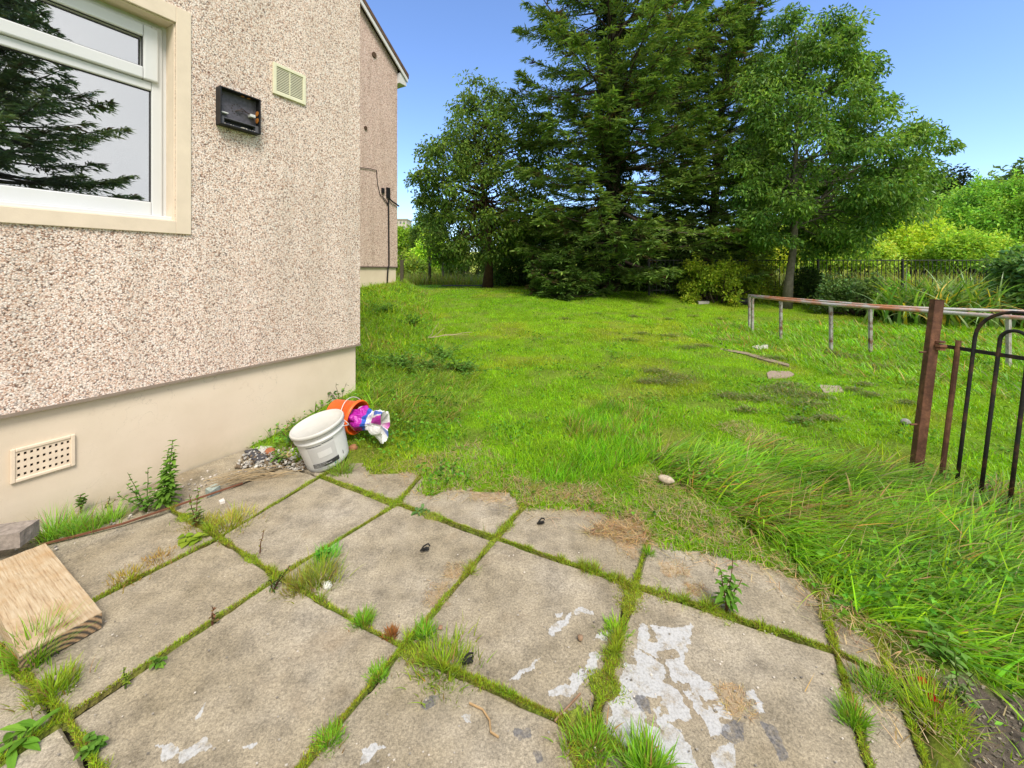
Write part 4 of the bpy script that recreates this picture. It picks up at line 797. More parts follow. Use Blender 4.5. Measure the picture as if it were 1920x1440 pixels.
# louvred wall vent
vv = bpy.data.objects.new('wall_vent', None); COL.objects.link(vv); vv.parent = H; vv.location = A(W(.68, 2.74, 0)) - A(H.location)
a0, a1, b0, b1 = .548, .808, 2.625, 2.862; fr = .024; mb = MB()
wb(mb, a0, a0 + fr, b0, b1, -.01, .016); wb(mb, a1 - fr, a1, b0, b1, -.01, .016); wb(mb, a0 + fr, a1 - fr, b0, b0 + fr, -.01, .016); wb(mb, a0 + fr, a1 - fr, b1 - fr, b1, -.01, .016); mid = (a0 + a1) / 2; wb(mb, mid - .003, mid + .003, b0 + fr, b1 - fr, -.002, .014)
mb.build('frame', M_CREAM, vv, bevel=.002)
mb = MB(); n = 15; dz = (b1 - b0 - 2 * fr) / n
for i in range(n):
    z = b0 + fr + (i + .5) * dz; box(mb, W(mid, z, .007), U * (a1 - a0 - 2 * fr) / 2, N_ * .004 - A((0, 0, .0035)), A((0, 0, .0022)))
tube(mb, [W(mid, (b0 + b1) / 2, .008), W(mid, (b0 + b1) / 2, .0165)], .007, 12)
mb.build('louvres', M_CREAM, vv)
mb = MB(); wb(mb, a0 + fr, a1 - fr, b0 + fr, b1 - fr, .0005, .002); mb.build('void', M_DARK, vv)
# open black electrical box
a0, a1, b0, b1 = .925, 1.186, 2.268, 2.52; EB = thing('meter_box', 'open black electrical box without its cover, screwed to the pebbledash right of the window', 'electrical box', W(1.05, b0, 0)); mb = MB(); k_ = .009; D_ = .062
wb(mb, a0, a1, b0, b1, .001, .012); wb(mb, a0, a0 + k_, b0, b1, .012, D_); wb(mb, a1 - k_, a1, b0, b1, .012, D_); wb(mb, a0 + k_, a1 - k_, b0, b0 + k_, .012, D_); wb(mb, a0 + k_, a1 - k_, b1 - k_, b1, .012, D_); mb.build('casing', M_BLACK, EB, bevel=.002)
mb = MB(); wb(mb, a0 + k_, a1 - k_, b0 + k_ + .055, b1 - k_, .0125, .0145); mb.build('backplate', simple('grey_plate', (.085, .08, .10), .5, .4, .3, 60), EB)
mb = MB(); wb(mb, a0 + k_, a1 - k_, b0 + k_, b0 + .016, .013, .05); wb(mb, a0 + k_, a0 + .03, b0 + .016, b0 + .058, .013, .048); wb(mb, a1 - .03, a1 - k_, b0 + .016, b0 + .058, .013, .048); wb(mb, a0 + .03, a1 - .03, b0 + .05, b0 + .056, .013, .046); mb.build('tray', simple('grey_tray', (.10, .10, .115), .45), EB, bevel=.001)
for (s_, z_, r_) in ((a0 + .012, b0 + .10, .019), (a0 + .012, b0 + .15, .018), (a0 + .07, b1 - .012, .011), (a0 + .11, b1 - .012, .011)):
    mb = MB(); d_ = N_ * .001; side = z_ > b1 - .02; e = U if not side else A((0, 0, 1)); cpt = W(s_, z_, .036); tube(mb, [cpt, cpt + (-U if not side else A((0, 0, -1))) * .003], r_, 14); mb.build('knockout', simple('orange_knockout', (.42, .16, .03), .5), EB)
mb = MB(); wb(mb, a0 + .03, a0 + .065, b0 + .112, b0 + .132, .015, .05); mb.build('connector', M_WHITE, EB, bevel=.002); mb = MB(); wb(mb, a1 - .06, a1 - .015, b0 + .085, b0 + .094, .015, .04); mb.build('connector', M_WHITE, EB, bevel=.002)
mb = MB()
for i in range(46): c_ = W(rng.uniform(a0 + .03, a1 - .02), b0 + .012 + rng.uniform(0, .004), rng.uniform(.02, .055)); rr_ = rng.uniform(.0015, .0035); box(mb, c_, U * rr_, N_ * rr_, A((0, 0, rr_)), (.6, .56, .5))
mb.build('grit', M_STONE, EB)
mb = MB()
for i in range(12): c_ = W(1.06 + .035 * cos(i * .52), 2.41 + .035 * sin(i * .52), .0145); tube(mb, [c_, c_ + N_ * .002], .0035, 6)
for (s_, z_) in ((1.16, 2.405), (1.165, 2.44), (1.155, 2.48), (1.16, 2.47), (1.15, 2.30)): c_ = W(s_, z_, .0145); tube(mb, [c_, c_ + N_ * .004], .006, 8)
tube(mb, [W(1.07, 2.40, .02), W(1.05, 2.41, .028), W(1.03, 2.42, .03), W(1.0, 2.405, .03), W(.98, 2.39, .03)], .003, 6); tube(mb, [W(1.075, 2.395, .018), W(1.04, 2.405, .034), W(.99, 2.40, .04), W(.96, 2.37, .03)], .0025, 6)
mb.build('wires', simple('dark_wire', (.05, .035, .035), .5), EB)

# ------------------------------------------------------------------ far house
FH = thing('gable_house', 'tall far house with a pinkish roughcast gable and white bargeboard', 'house', W(4, .8, -4.5, FN)); zg = .9
zp = wpx(720, 500, FN)[1]; ze = wpx(745, 130, FN)[1]; tanp = .80
mb = MB(); gw = 9.0; zr = ze + gw / 2 * tanp
P_ = [(0, zp), (gw, zp), (gw, ze), (gw / 2, zr), (0, ze)]
V = [W(s, z, 0, FN) for s, z in P_] + [W(s, z, -9, FN) for s, z in P_]
mb.add(V, [(0, 1, 2, 4), (5, 9, 7, 6), (0, 4, 9, 5), (1, 6, 7, 2)], [(2, 3, 4), (9, 8, 7)]); mb.build('wall', M_RC2, FH)
mb = MB(); wb(mb, .03, gw - .03, 0, zp - .001, -8.97, -.03, FN); mb.build('plinth', M_PL, FH)
mb = MB(); wb(mb, -.01, gw, zp - .03, zp + .005, -.4, .012, FN); mb.build('bellcast_bead', simple('bead_far', (.12, .09, .08), .8), FH)
mb = MB()
for sg in (1, -1):
    pts = [(-.32, ze - .32 * tanp), (gw / 2, zr)] if sg == 1 else [(gw + .32, ze - .32 * tanp), (gw / 2, zr)]
    V = []
    for o_ in (.16, -9.2):
        for s, z in pts: V += [W(s, z + .06, o_, FN), W(s, z + .19, o_, FN)]
    mb.add(V, [(0, 2, 3, 1), (4, 5, 7, 6), (0, 1, 5, 4), (2, 6, 7, 3), (1, 3, 7, 5), (0, 4, 6, 2)])
mb.build('roof', M_TILE, FH)
mb = MB()
for sg in (1, -1):
    pts = [(-.30, ze - .30 * tanp), (gw / 2, zr)] if sg == 1 else [(gw + .30, ze - .30 * tanp), (gw / 2, zr)]
    V = []
    for o_ in (.145, .11):
        for s, z in pts: V += [W(s, z - .07, o_, FN), W(s, z + .058, o_, FN)]
    mb.add(V, [(0, 2, 3, 1), (4, 5, 7, 6), (0, 1, 5, 4), (2, 6, 7, 3), (1, 3, 7, 5), (0, 4, 6, 2)])
mb.build('bargeboard', M_UPVC, FH)
mb = MB(); wb(mb, -.28, 0.0, ze - .42, ze - .12, -8.9, .10, FN); mb.build('soffit', M_UPVC, FH)
for px, py, r in ((701, 103, .075), (685, 240, .05)):
    s, z = wpx(px, py, FN); mb = MB(); tube(mb, [W(s, z, 0.002, FN), W(s, z, .03, FN)], r, 16, caps=True); mb.build('round_vent', simple('vent_brown', (.09, .055, .035), .8), FH)
def wl(px, py, o_): s, z = wpx(px, py, FN); return W(s, z, o_, FN)
for (x0, x1, y0, y1) in ((714.5, 720, 352, 362), (723.5, 730.5, 351, 371)):
    s0_, _ = wpx(x0, y0, FN); s1_, _ = wpx(x1, y0, FN); zt = wpx(x0, y0, FN)[1]; zb = wpx(x0, y1, FN)[1]; mb = MB(); wb(mb, s1_, s0_, zb, zt, .002, .035, FN); mb.build('cable_box', M_BLACK, FH, bevel=.01)
mb = MB(); tube(mb, [wl(727, 373, .03), wl(727.5, 420, .03), wl(728, 497, .03), wl(726, 505, .03), wl(726, 532, .0)], .022, 7); mb.build('downpipe', M_BLACK, FH)
mb = MB(); tube(mb, [wl(670, 314, .02), wl(690, 316, .02), wl(705, 319, .02), wl(707, 345, .02), wl(712, 366, .02), wl(722, 374, .02), wl(727, 385, .02)], .010, 5); tube(mb, [wl(717, 363, .02), wl(718, 374, .02), wl(727, 386, .02)], .009, 5)
tube(mb, [wl(728, 372, .04), wl(733, 378, .05), wl(740, 382, .04), wl(746, 387, .05)], .022, 6); mb.build('cable', M_BLACK, FH)
b = onT(-3.37, 12.25); mb = MB(); box(mb, b + A((0, 0, .33)), (.045, 0, 0), (0, .045, 0), (0, 0, .38), (.10, .085, .06)); tag(mb.build('timber_post', M_STONE), 'short dark timber post beside the corner of the far house', 'post')

# ------------------------------------------------------------------ distance: tower, poles, fence
T_ = at(751, 425, 240); TW = thing('tower_block', 'pale flat-roofed tower block on the skyline beside the far house', 'tower block', (T_[0], 240, at(751, 447, 240)[2])); zt = at(751, 412, 240)[2]; zb = at(751, 470, 240)[2]
mb = MB(); box(mb, (T_[0], 246, (zt + zb) / 2), (3.6, 0, 0), (0, 6, 0), (0, 0, (zt - zb) / 2), (.5, .46, .42)); mb.build('wall', M_ITEM, TW)
mb = MB(); box(mb, (T_[0], 246, zt + .3), (4.1, 0, 0), (0, 6.5, 0), (0, 0, .3), (.36, .34, .33)); mb.build('roof', M_ITEM, TW)
for fl in range(5):
    for k in range(3):
        mb = MB(); box(mb, (T_[0] - 2.1 + 2.1 * k, 239.95, zt - 1.7 - fl * 2.7), (.5, 0, 0), (0, .08, 0), (0, 0, .65), (.16, .17, .19)); mb.build('window', M_ITEM, TW)
LB = thing('low_building', 'long grey flat roof below the distant tower block', 'building', at(752, 450, 200)); mb = MB(); c = at(748, 446, 200); box(mb, (c[0], 204, c[2]), (5.8, 0, 0), (0, 4, 0), (0, 0, 1.6), (.23, .22, .24)); mb.build('roof', M_ITEM, LB)
mb = MB(); box(mb, (c[0], 204.2, c[2] - 3.2), (5.2, 0, 0), (0, 3.9, 0), (0, 0, 1.6), (.4, .37, .34)); mb.build('wall', M_ITEM, LB)
for px, y0, y1, Y, r, lb in ((806.5, 467, 533, 20.0, .075, 'dark wooden clothes pole standing nearer the far house'), (831, 476, 532, 20.6, .06, 'greyer clothes pole with a cross arm right of the dark one')):
    b = onT((px - 960) / F * Y, Y, -.05); top = at(px - 1.5, y0, Y); mb = MB(); PL = thing('clothes_pole', lb, 'pole', b, 'clothes poles at the end of the lawn')
    tube(mb, [b, (b + top) / 2, top], [r, r * .95, r * .9], 10, (.10, .085, .065) if px < 820 else (.2, .18, .15)); mb.build('pole', M_BARK, PL)
    if px > 820: mb = MB(); tube(mb, [at(813, 463, Y - .1), at(826, 471, Y), at(842, 478, Y + .1)], .045, 7, (.26, .24, .2)); mb.build('cross_arm', M_BARK, PL)
b = gr(870, 537); mb = MB(); box(mb, b + A((0, 0, .02)), (1.0, 0, 0), (0, .35, 0), (0, 0, .03), (.1, .085, .06)); tag(mb.build('timber_edging', M_STONE), 'flat dark timber lying on the lawn between the poles and the trunk', 'timber')
def fence():
    Yf = 13.0; x0, x1 = (1215 - 960) / F * Yf, 18.5; FE = thing('iron_fence', 'black iron bar fence along the far side of the lawn', 'fence', onT((x0 + x1) / 2, Yf)); zt = HC + (HY - 487) / F * Yf
    mb = MB(); xs = np.linspace(x0, x1, 30); tube(mb, [(x, Yf, zt - .02) for x in xs], .016, 6); mb.build('top_rail', M_IRON, FE); mb = MB(); tube(mb, [(x, Yf, natural(x, Yf) + .18) for x in xs], .016, 6); mb.build('bottom_rail', M_IRON, FE)
    mb = MB()
    for i, x in enumerate(np.arange(x0, x1, .138)): tube(mb, [(x, Yf, natural(x, Yf) + .05), (x, Yf, zt + .0)], .0105, 5)
    mb.build('bar_panel', M_IRON, FE)
    for x in np.arange(x0, x1, 2.75): mb = MB(); z = float(natural(x, Yf)); box(mb, (x + .05, Yf + .03, (z + zt) / 2), (.025, 0, 0), (0, .025, 0), (0, 0, (zt - z) / 2 + .03)); mb.build('post', M_IRON, FE)
fence()

# ------------------------------------------------------------------ metal rails
def rails(name, label, tops, posts, r=.026, h=.75, mrail=M_RAIL):
    P = []
    for px, py in tops: Y = (HC - h) * F / (py - HY); P.append(A(((px - 960) / F * Y, Y, h)))
    t = thing(name, label, 'handrail', (P[0][0], P[0][1], 0), 'low pipe rails on the lawn'); mb = MB(); tube(mb, P, r, 10); mb.build('rail', mrail, t, smooth=True)
    for px, py in posts:
        Y = (HC - h) * F / (py - HY); p = A(((px - 960) / F * Y, Y, h)); mb = MB(); box(mb, p + A((0, 0, -h / 2 - .06)), (.020, 0, 0), (0, .020, 0), (0, 0, h / 2 + .04)); mb.build('post', M_RAIL2, t, bevel=.003)
rails('handrail', 'nearer rusty pipe rail on square posts passing behind the gate post', [(1409, 556), (1463, 562), (1557, 571), (1744, 584), (1920, 596.5), (2150, 614)], [(1411, 556), (1464, 562), (1558, 571), (2000, 602)])
rails('handrail', 'farther silver pipe rail running behind the nearer rail', [(1404, 553.5), (1460, 558.5), (1560, 566.5), (1640, 573), (1740, 578.5), (1920, 584), (2150, 592)], [(1405, 553.5), (1632, 572.5), (1891, 583.2)], .022)
mb = MB(); tube(mb, [at(1409, 557, 8.09), at(1404, 554, 8.4)], .024, 8)
# ------------------------------------------------------------------ gate post and gate
tp = A((2.657, 2.5, 1.107)); bt = A((2.513, 2.5, -.05)); GP = thing('gate_post', 'square rusty brown gate post leaning in the long grass', 'gate post', (2.513, 2.5, 0)); ax = nrm(tp - bt)
def leanbox(mb, a, b, hw, hd, ang=.25):
    d = nrm(b - a); u = nrm(A((cos(ang), sin(ang), 0)) - d * d.dot(A((cos(ang), sin(ang), 0)))); v = np.cross(d, u); box(mb, (a + b) / 2, u * hw, v * hd, (b - a) / 2)
mb = MB(); leanbox(mb, bt, tp, .024, .026, -.3); mb.build('post', M_RUST, GP, bevel=.004); mb = MB(); leanbox(mb, tp, tp + ax * .004, .026, .028, -.3); mb.build('cap', M_RUST, GP)
mb = MB(); hz = tp - ax * .285 + A((-.012, .012, 0))
for dz_ in (-.022, 0, .022): tube(mb, [hz + A((.030, -.045, dz_)) - ax * 0.0, hz + A((.030, -.045, dz_ + .013))], .024 if dz_ else .03, 8)
tube(mb, [hz + A((.0, -.02, .0)), hz + A((.055, -.06, .0))], .012, 8); mb.build('hinge', M_RUST, GP)
for f_ in (.33, .72):
    mb = MB(); q = bt + (tp - bt) * f_; tube(mb, [q + A((-.03, 0, 0)), q + A((-.075, -.005, 0))], .006, 6); mb.build('bolt', M_RUST, GP)
gd = nrm(A((.2, -.98, 0))); H0 = A((2.690, 2.455, .823)); tilt = A((.125, 0, 1.0)); tilt = tilt / tilt[2]
GT = thing('iron_gate', 'rusty black hooped iron garden gate hanging open on the brown post', 'gate', (H0[0] - .1, H0[1], .02))
def gpnt(s, z): return H0 + gd * s + tilt * (z - .823)
mb = MB(); a, b_ = gpnt(-.035, .823), gpnt(.9, .818); leanbox(mb, a, b_, .004, .011, 0); mb.build('top_rail', M_BAR, GT); mb = MB(); a, b_ = gpnt(.03, .035), gpnt(.9, .035); leanbox(mb, a, b_, .004, .011, 0)
mb.build('bottom_rail', M_BAR, GT)
mb = MB(); tube(mb, [gpnt(.035, .03), gpnt(.035, .87)], .013, 8); mb.build('upright_bar', M_RUST, GT)
for c_, rr, zt_ in ((.268, .162, .905), (.268, .057, .905), (.66, .162, .905), (.66, .057, .905)):
    mb = MB(); pts = [gpnt(c_ - rr, .03), gpnt(c_ - rr, .4), gpnt(c_ - rr, zt_ - .03)] + [gpnt(c_ - rr * cos(a_), zt_ + rr * sin(a_) * (.98 if rr > .1 else 1.)) for a_ in np.linspace(0, pi, 14)] + [gpnt(c_ + rr, zt_ - .03), gpnt(c_ + rr, .4), gpnt(c_ + rr, .03)]
    tube(mb, pts, .0095, 9); mb.build('hoop_bar', M_BAR, GT, smooth=True)

# ------------------------------------------------------------------ blocks, plank
_q = gp(78, 1033, .065) - gp(186, 1166, .065); WOOD_YAW = math.atan2(_q[1], _q[0])
def woodmat():
    m, t, p = mat('weathered_wood'); c = nd(t, 'ShaderNodeTexCoord'); mp = nd(t, 'ShaderNodeMapping'); mp.vector_type = 'TEXTURE'; mp.inputs['Rotation'].default_value = (0, 0, WOOD_YAW); mp.inputs['Scale'].default_value = (22., 1, 1); t.links.new(c.outputs['Object'], mp.inputs[0])
    n = noise(t, 190, 6, .6, mp.outputs[0], .1); n2 = noise(t, 7, 4, .6)
    cc = ramp(t, n, [(.30, (.25, .16, .085)), (.44, (.44, .32, .19)), (.62, (.54, .44, .30))]); cc = mix(t, ramp(t, n2, [(.45, g3(0)), (.7, g3(.8))]), cc, (.42, .25, .10))
    v = nd(t, 'ShaderNodeVertexColor', layer_name='Col'); cc = mix(t, 1., cc, v.outputs[0], 'MULTIPLY'); cc = mix(t, .12, cc, (.36, .33, .28))
    t.links.new(cc, p.inputs['Base Color']); p.inputs['Roughness'].default_value = .8; bump(t, p, n, .6, .004); return m
M_WOOD = woodmat()
zt = .062; c4 = [gp(-30, 1062, zt), gp(78, 1033, zt), gp(186, 1170, zt), gp(48, 1202, zt)]; o = (c4[0] + c4[2]) / 2; o[2] = 0
yaw = math.atan2(*(c4[1] - c4[2])[[1, 0]]) - pi / 2; PK = bpy.data.objects.new('wooden_plank', None)
L_ = np.linalg.norm((c4[1] - c4[2])[:2]) ; W_ = np.linalg.norm((c4[3] - c4[2])[:2]); front = (c4[2] + c4[3]) / 2; dr = nrm((c4[1] - c4[2]) * A((1, 1, 0))); sdv = A((-dr[1], dr[0], 0)); L_ = max(L_, .42)
n1, n2, n3 = 40, 14, 6
def rbox(mb, o, du, dv, dw, nu, nv, nw, fn):
    for (a, b, c, s0) in ((du, dv, dw, 0), (du, dv, dw, 1)):
        g = np.array([[o + a * i / nu + b * j / nv + c * s0 for i in range(nu + 1)] for j in range(nv + 1)]).reshape(-1, 3); k = np.arange(nv)[:, None] * (nu + 1) + np.arange(nu)[None]; q = np.stack([k, k + 1, k + nu + 2, k + nu + 1], -1).reshape(-1, 4); g, c_ = fn(g); mb.add(g, q if s0 else q[:, ::-1], col=c_)
    for (a, b, c, na, nb_) in ((du, dw, dv, nu, nw), (dv, dw, du, nv, nw)):
        for s0 in (0, 1):
            g = np.array([[o + a * i / na + b * j / nb_ + c * s0 for i in range(na + 1)] for j in range(nb_ + 1)]).reshape(-1, 3); k = np.arange(nb_)[:, None] * (na + 1) + np.arange(na)[None]; q = np.stack([k, k + 1, k + na + 2, k + na + 1], -1).reshape(-1, 4); g, c_ = fn(g); mb.add(g, q, col=c_)
def fw(g):
    l = (g - front); a = l @ dr; b = l @ sdv; c = np.ones((len(g), 3)) * (1 + .1 * (vn(a, b, .03, 301)[:, None] - .5))
    st = np.exp(-(((a - .045 - .25 * (b)) / .016)**2 + ((b + .0) / .05)**2))[:, None] * (g[:, 2:] > .058); c = c * (1 - st * A((.45, .7, .8))); end = (a < .001)[:, None] * (g[:, 2:] < zt - .003)
    rings = .5 + .55 * np.sin(np.hypot(b - .02, (g[:, 2] + .05)) * 420)[:, None]; c = np.where(end, c * rings * A((.85, .7, .55)), c)
    gg = g.copy(); gg[:, 2] += .0025 * (vn(a, b, .02, 303) - .5); return gg, c
mb = MB(); rbox(mb, front - sdv * W_ / 2 + A((0, 0, .004 - zt)), dr * L_, sdv * W_, A((0, 0, zt - .004)), 40, 40, 24, fw)
plank = mb.build('wooden_plank', M_WOOD); tag(plank, 'weathered timber offcut lying on the paving under the grey block', 'plank')
def block(label, c, yw, hx, hy, hz, name='concrete_block', col=(.30, .26, .23)):
    mb = MB(); o_ = A(c) - A((cos(yw), sin(yw), 0)) * hx - A((-sin(yw), cos(yw), 0)) * hy - A((0, 0, hz))
    def f(g): g = g.copy(); q = fbm(g[:, 0] * 1 + g[:, 2], g[:, 1], .02, 311); l = g - A(c); g += nrm(l) * (q[:, None] - .5) * .004; return g, A(col) * (.7 + .6 * q[:, None])
    rbox(mb, o_, A((cos(yw), sin(yw), 0)) * hx * 2, A((-sin(yw), cos(yw), 0)) * hy * 2, A((0, 0, hz * 2)), 20, 12, 6, f); tag(mb.build(name, M_STONE, bevel=0), label, 'block', 'loose concrete blocks'); 
e = gp(62, 1030, .065); e2 = gp(30, 1010, .13)
block('grey concrete block resting on the far end of the timber offcut', (e[0] - .185, e[1] + .03, .063 + .036), .27, .105, .05, .034)
e = gp(0, 1150, .04); block('grey block lying on the paving at the left edge beside the timber', (e[0] - .17, e[1] - .02, .045), .35, .10, .05, .042, col=(.25, .24, .22))

# ------------------------------------------------------------------ white tub, orange bucket, bag
base = gp(617, 868); axb = nrm(A((-.22, -.18, 1))); base[2] = .02
TB = thing('plastic_tub', 'large white plastic tub with lid leaning beside the orange bucket', 'tub', base)
hb = .275; mb = MB(); prof = [(0, .0), (.135, .0), (.146, .008), (.150, .03)] + [(.150 + .018 * k / 6, .03 + (hb - .1) * k / 6) for k in range(1, 7)] + [(.176, hb - .062), (.176, hb - .056), (.170, hb - .052), (.171, hb - .035), (.180, hb - .032), (.180, hb - .026), (.172, hb - .02)]
prof = [(a_ * .89, b_) for a_, b_ in prof]; lathe(mb, prof, base, axb, 64); mb.build('body', M_WHITE, TB, smooth=True)
mb = MB(); lathe(mb, [(a_ * .89, b_) for a_, b_ in [(.174, hb - .024), (.187, hb - .022), (.189, hb - .004), (.185, hb + .004), (.176, hb + .004), (.172, hb - .004), (.150, hb - .005), (.145, hb - .008), (.0, hb - .008)]], base, axb, 64); mb.build('lid', simple('lid_white', (.55, .55, .52), .45, .4, .08, 10), TB, smooth=True)
uu = nrm(np.cross(axb, (0.3, 1, 0.1))); vv_ = np.cross(axb, uu)
def onbody(phi, h, d=.0015):
    r = .89 * (.150 + .018 * (h - .03) / (hb - .1)) + d; return base + axb * h + r * (uu * cos(phi) + vv_ * sin(phi))
camdir = A((0, 0, HC)) - base; phi0 = math.atan2(camdir.dot(vv_), camdir.dot(uu))
s_ = 1 if onbody(phi0 + .3, .1)[0] > onbody(phi0 - .3, .1)[0] else -1
def patch(nm, f0, f1, h0, h1, c, d=.0015, mb=None, build=True):
    mb = mb or MB(); n = 16; V = [onbody(phi0 + s_ * (f0 + (f1 - f0) * i / n), h, d) for h in (h0, h1) for i in range(n + 1)]; mb.add(V, [(i, i + 1, i + n + 2, i + n + 1) for i in range(n)], col=c)
    if build: mb.build(nm, M_LBL, TB)
    return mb
M_LBL = colmat('label_print', .5, .4, .05, 30, 0)
patch('label', -.72, .42, .068, .178, (.50, .50, .50)); patch('label_panel', -.35, .22, .105, .148, (.62, .62, .62), .003)
patch('label_band', -.72, .45, .040, .069, (.035, .035, .04), .0035)
m_ = MB()
for k, (a, b, h) in enumerate(((-.68, -.1, .063), (-.68, .12, .054), (-.68, -.25, .046))):
    x = a
    while x < b: w_ = rng.uniform(.02, .05); patch('', x, min(x + w_, b), h - .0016, h + .0016, (.6, .6, .6), .005, m_, False); x += w_ + .015
m_.build('label_text', M_LBL, TB)
m_ = MB(); patch('', -.75, -.1, .190, .194, (.05, .05, .06), .002, m_, False); patch('', -.08, .42, .195, .199, (.05, .05, .06), .002, m_, False); patch('', -.6, -.05, .028, .031, (.4, .4, .45), .002, m_, False); patch('', .2, .25, .027, .036, (.03, .22, .2), .002, m_, False); patch('', .28, .5, .029, .033, (.4, .45, .5), .002, m_, False); patch('', .70, .74, .05, .075, (.15, .15, .16), .002, m_, False); m_.build('label_lines', M_LBL, TB)
mb = MB(); pts = [base + axb * (hb - .045 + -.05 * sin(a_)) + .175 * (uu * cos(phi0 + s_ * (.9 + a_ * .5)) + vv_ * sin(phi0 + s_ * (.9 + a_ * .5))) for a_ in np.linspace(0, pi, 14)]; tube(mb, pts, .003, 6); mb.build('handle', M_WHITE, TB)
mb = MB(); q = [base + axb * (hb - .007) + uu * a + vv_ * b for a, b in ((.06, .05), (.10, .04), (.10, .046), (.07, .056))]; 
# orange bucket on its side
rimc = at(672, 783, 2.98); ob = nrm(A((.93, -.32, -.10))); OB = thing('orange_bucket', 'orange plastic bucket lying on its side behind the white tub', 'bucket', (rimc[0], rimc[1], .05))
org = rimc - ob * .23; mb = MB(); lathe(mb, [(a_ * .88, b_) for a_, b_ in [(0, 0), (.095, 0), (.10, .006), (.128, .20), (.140, .202), (.144, .215), (.140, .23), (.132, .23), (.126, .205), (.098, .012), (0, .010)]], org, ob, 48); mb.build('body', M_ORANGE, OB, smooth=True)
mb = MB(); u2 = nrm(np.cross(ob, (0, 0, 1))); v2 = np.cross(u2, ob); pts = [org + ob * (.19 - .05 * sin(a_)) + .132 * (u2 * cos(a_) + v2 * sin(a_)) for a_ in np.linspace(0, pi, 18)]; tube(mb, pts, .0028, 6); mb.build('handle', M_WHITE, OB)
def bag():
    mb = MB(); a = rimc - ob * .03 + A((0, 0, -.005)); e_ = at(722, 798, 2.84); n, m_ = 46, 56; V = []; C = []
    r3 = np.random.default_rng(77)
    for i in range(n):
        t = i / (n - 1); c = a * (1 - t) + e_ * t; rad = np.interp(t, [0, .25, .45, .6, .8, 1], [.075, .084, .068, .060, .09, .115]); fl = np.interp(t, [0, .5, 1], [1, .7, .42])
        d = nrm(e_ - a); uq = nrm(np.cross(d, (0, 0, 1))); vq = np.cross(uq, d)
        for j in range(m_):
            ph = 2 * pi * j / m_; w1 = 1 + .16 * sin(ph * 3 + t * 6) + .10 * sin(ph * 7 - t * 9) + .16 * (vn(ph * 2.5, t * 7, 1., 401) - .5) + .10 * (vn(ph * 7, t * 18, 1., 402) - .5)
            if j == m_ - 1: pass
            V.append(c + rad * w1 * (uq * cos(ph) * fl + vq * sin(ph)) + d * .03 * (vn(ph * 2, t * 4, 1., 403) - .5))
            u = ph / (2 * pi); fr_ = True
            col = (.80, .80, .80)
            if t < .42: col = (.42, .02, .36) if .05 < t else (.75, .75, .78)
            if .42 < t < .53: col = (.03, .10, .5)
            if t > .68 and (abs(((u + .08) % 1) - .62) < .045 or abs(((u + .08) % 1) - .16) < .045): col = (.42, .02, .32)
            elif t > .74 and (abs(((u + .08) % 1) - .70) < .03 or abs(((u + .08) % 1) - .24) < .03): col = (.06, .12, .42)
            if t > .55 and t < .66 and (int(u * 28) % 4 == 0): col = (.45, .42, .7)
            C.append(col)
    Q = [(i * m_ + j, i * m_ + (j + 1) % m_, (i + 1) * m_ + (j + 1) % m_, (i + 1) * m_ + j) for i in range(n - 1) for j in range(m_)]
    mm, t, p = mat('printed_plastic_bag'); v = nd(t, 'ShaderNodeVertexColor', layer_name='Col'); t.links.new(v.outputs[0], p.inputs['Base Color']); p.inputs['Roughness'].default_value = .3; bump(t, p, noise(t, 35, 4, .6, None, 1.), .7, .01)
    V += [e_ + nrm(e_ - a) * -.06]; C += [(.45, .43, .42)]; T = [(len(V) - 1, (n - 1) * m_ + j, (n - 1) * m_ + (j + 1) % m_) for j in range(m_)]
    mb.add(V, Q, T, A(C)); tag(mb.build('plastic_bag', mm, smooth=False), 'crumpled white and magenta plastic sack stuffed in the mouth of the orange bucket', 'bag')
bag()

# ------------------------------------------------------------------ weeds
def stemleaves(mb, sb, pts, n, L, Wd, c0, c1, r=.003, up=.5, start=.2, taper=.6, colS=(.1, .16, .03)):
    pts = A(pts); tube(sb, pts, np.linspace(r, r * .4, len(pts)), 5, colS, False); tt = np.linspace(0, 1, len(pts))
    for k in range(n):
        f = start + (1 - start) * (k + rng.random() * .5) / n; p = A([np.interp(f, tt, pts[:, i]) for i in range(3)]); a = k * 2.4 + rng.normal(0, .3); d = A((cos(a), sin(a), up + rng.normal(0, .2))); t = rng.random()
        ll = L * (1 - taper * f) * rng.uniform(.7, 1.2); d = nrm(d); sd_ = nrm(np.cross(d, (0, 0, 1))); nn = np.cross(sd_, d); w_ = Wd * (1 - taper * .6 * f); V = []
        for q, ww in ((0, .08), (.25, .8), (.5, 1.), (.78, .6), (1, .02)):
            c = p + d * ll * q - A((0, 0, 1)) * ll * .35 * q * q; V += [c - sd_ * w_ * ww / 2 + nn * w_ * .12 * ww, c, c + sd_ * w_ * ww / 2 + nn * w_ * .12 * ww]
        Q = [(3 * i + j, 3 * i + j + 1, 3 * i + j + 4, 3 * i + j + 3) for i in range(4) for j in range(2)]; mb.add(V, Q, col=(A(c0) * (1 - t) + A(c1) * t) * rng.uniform(.8, 1.25))
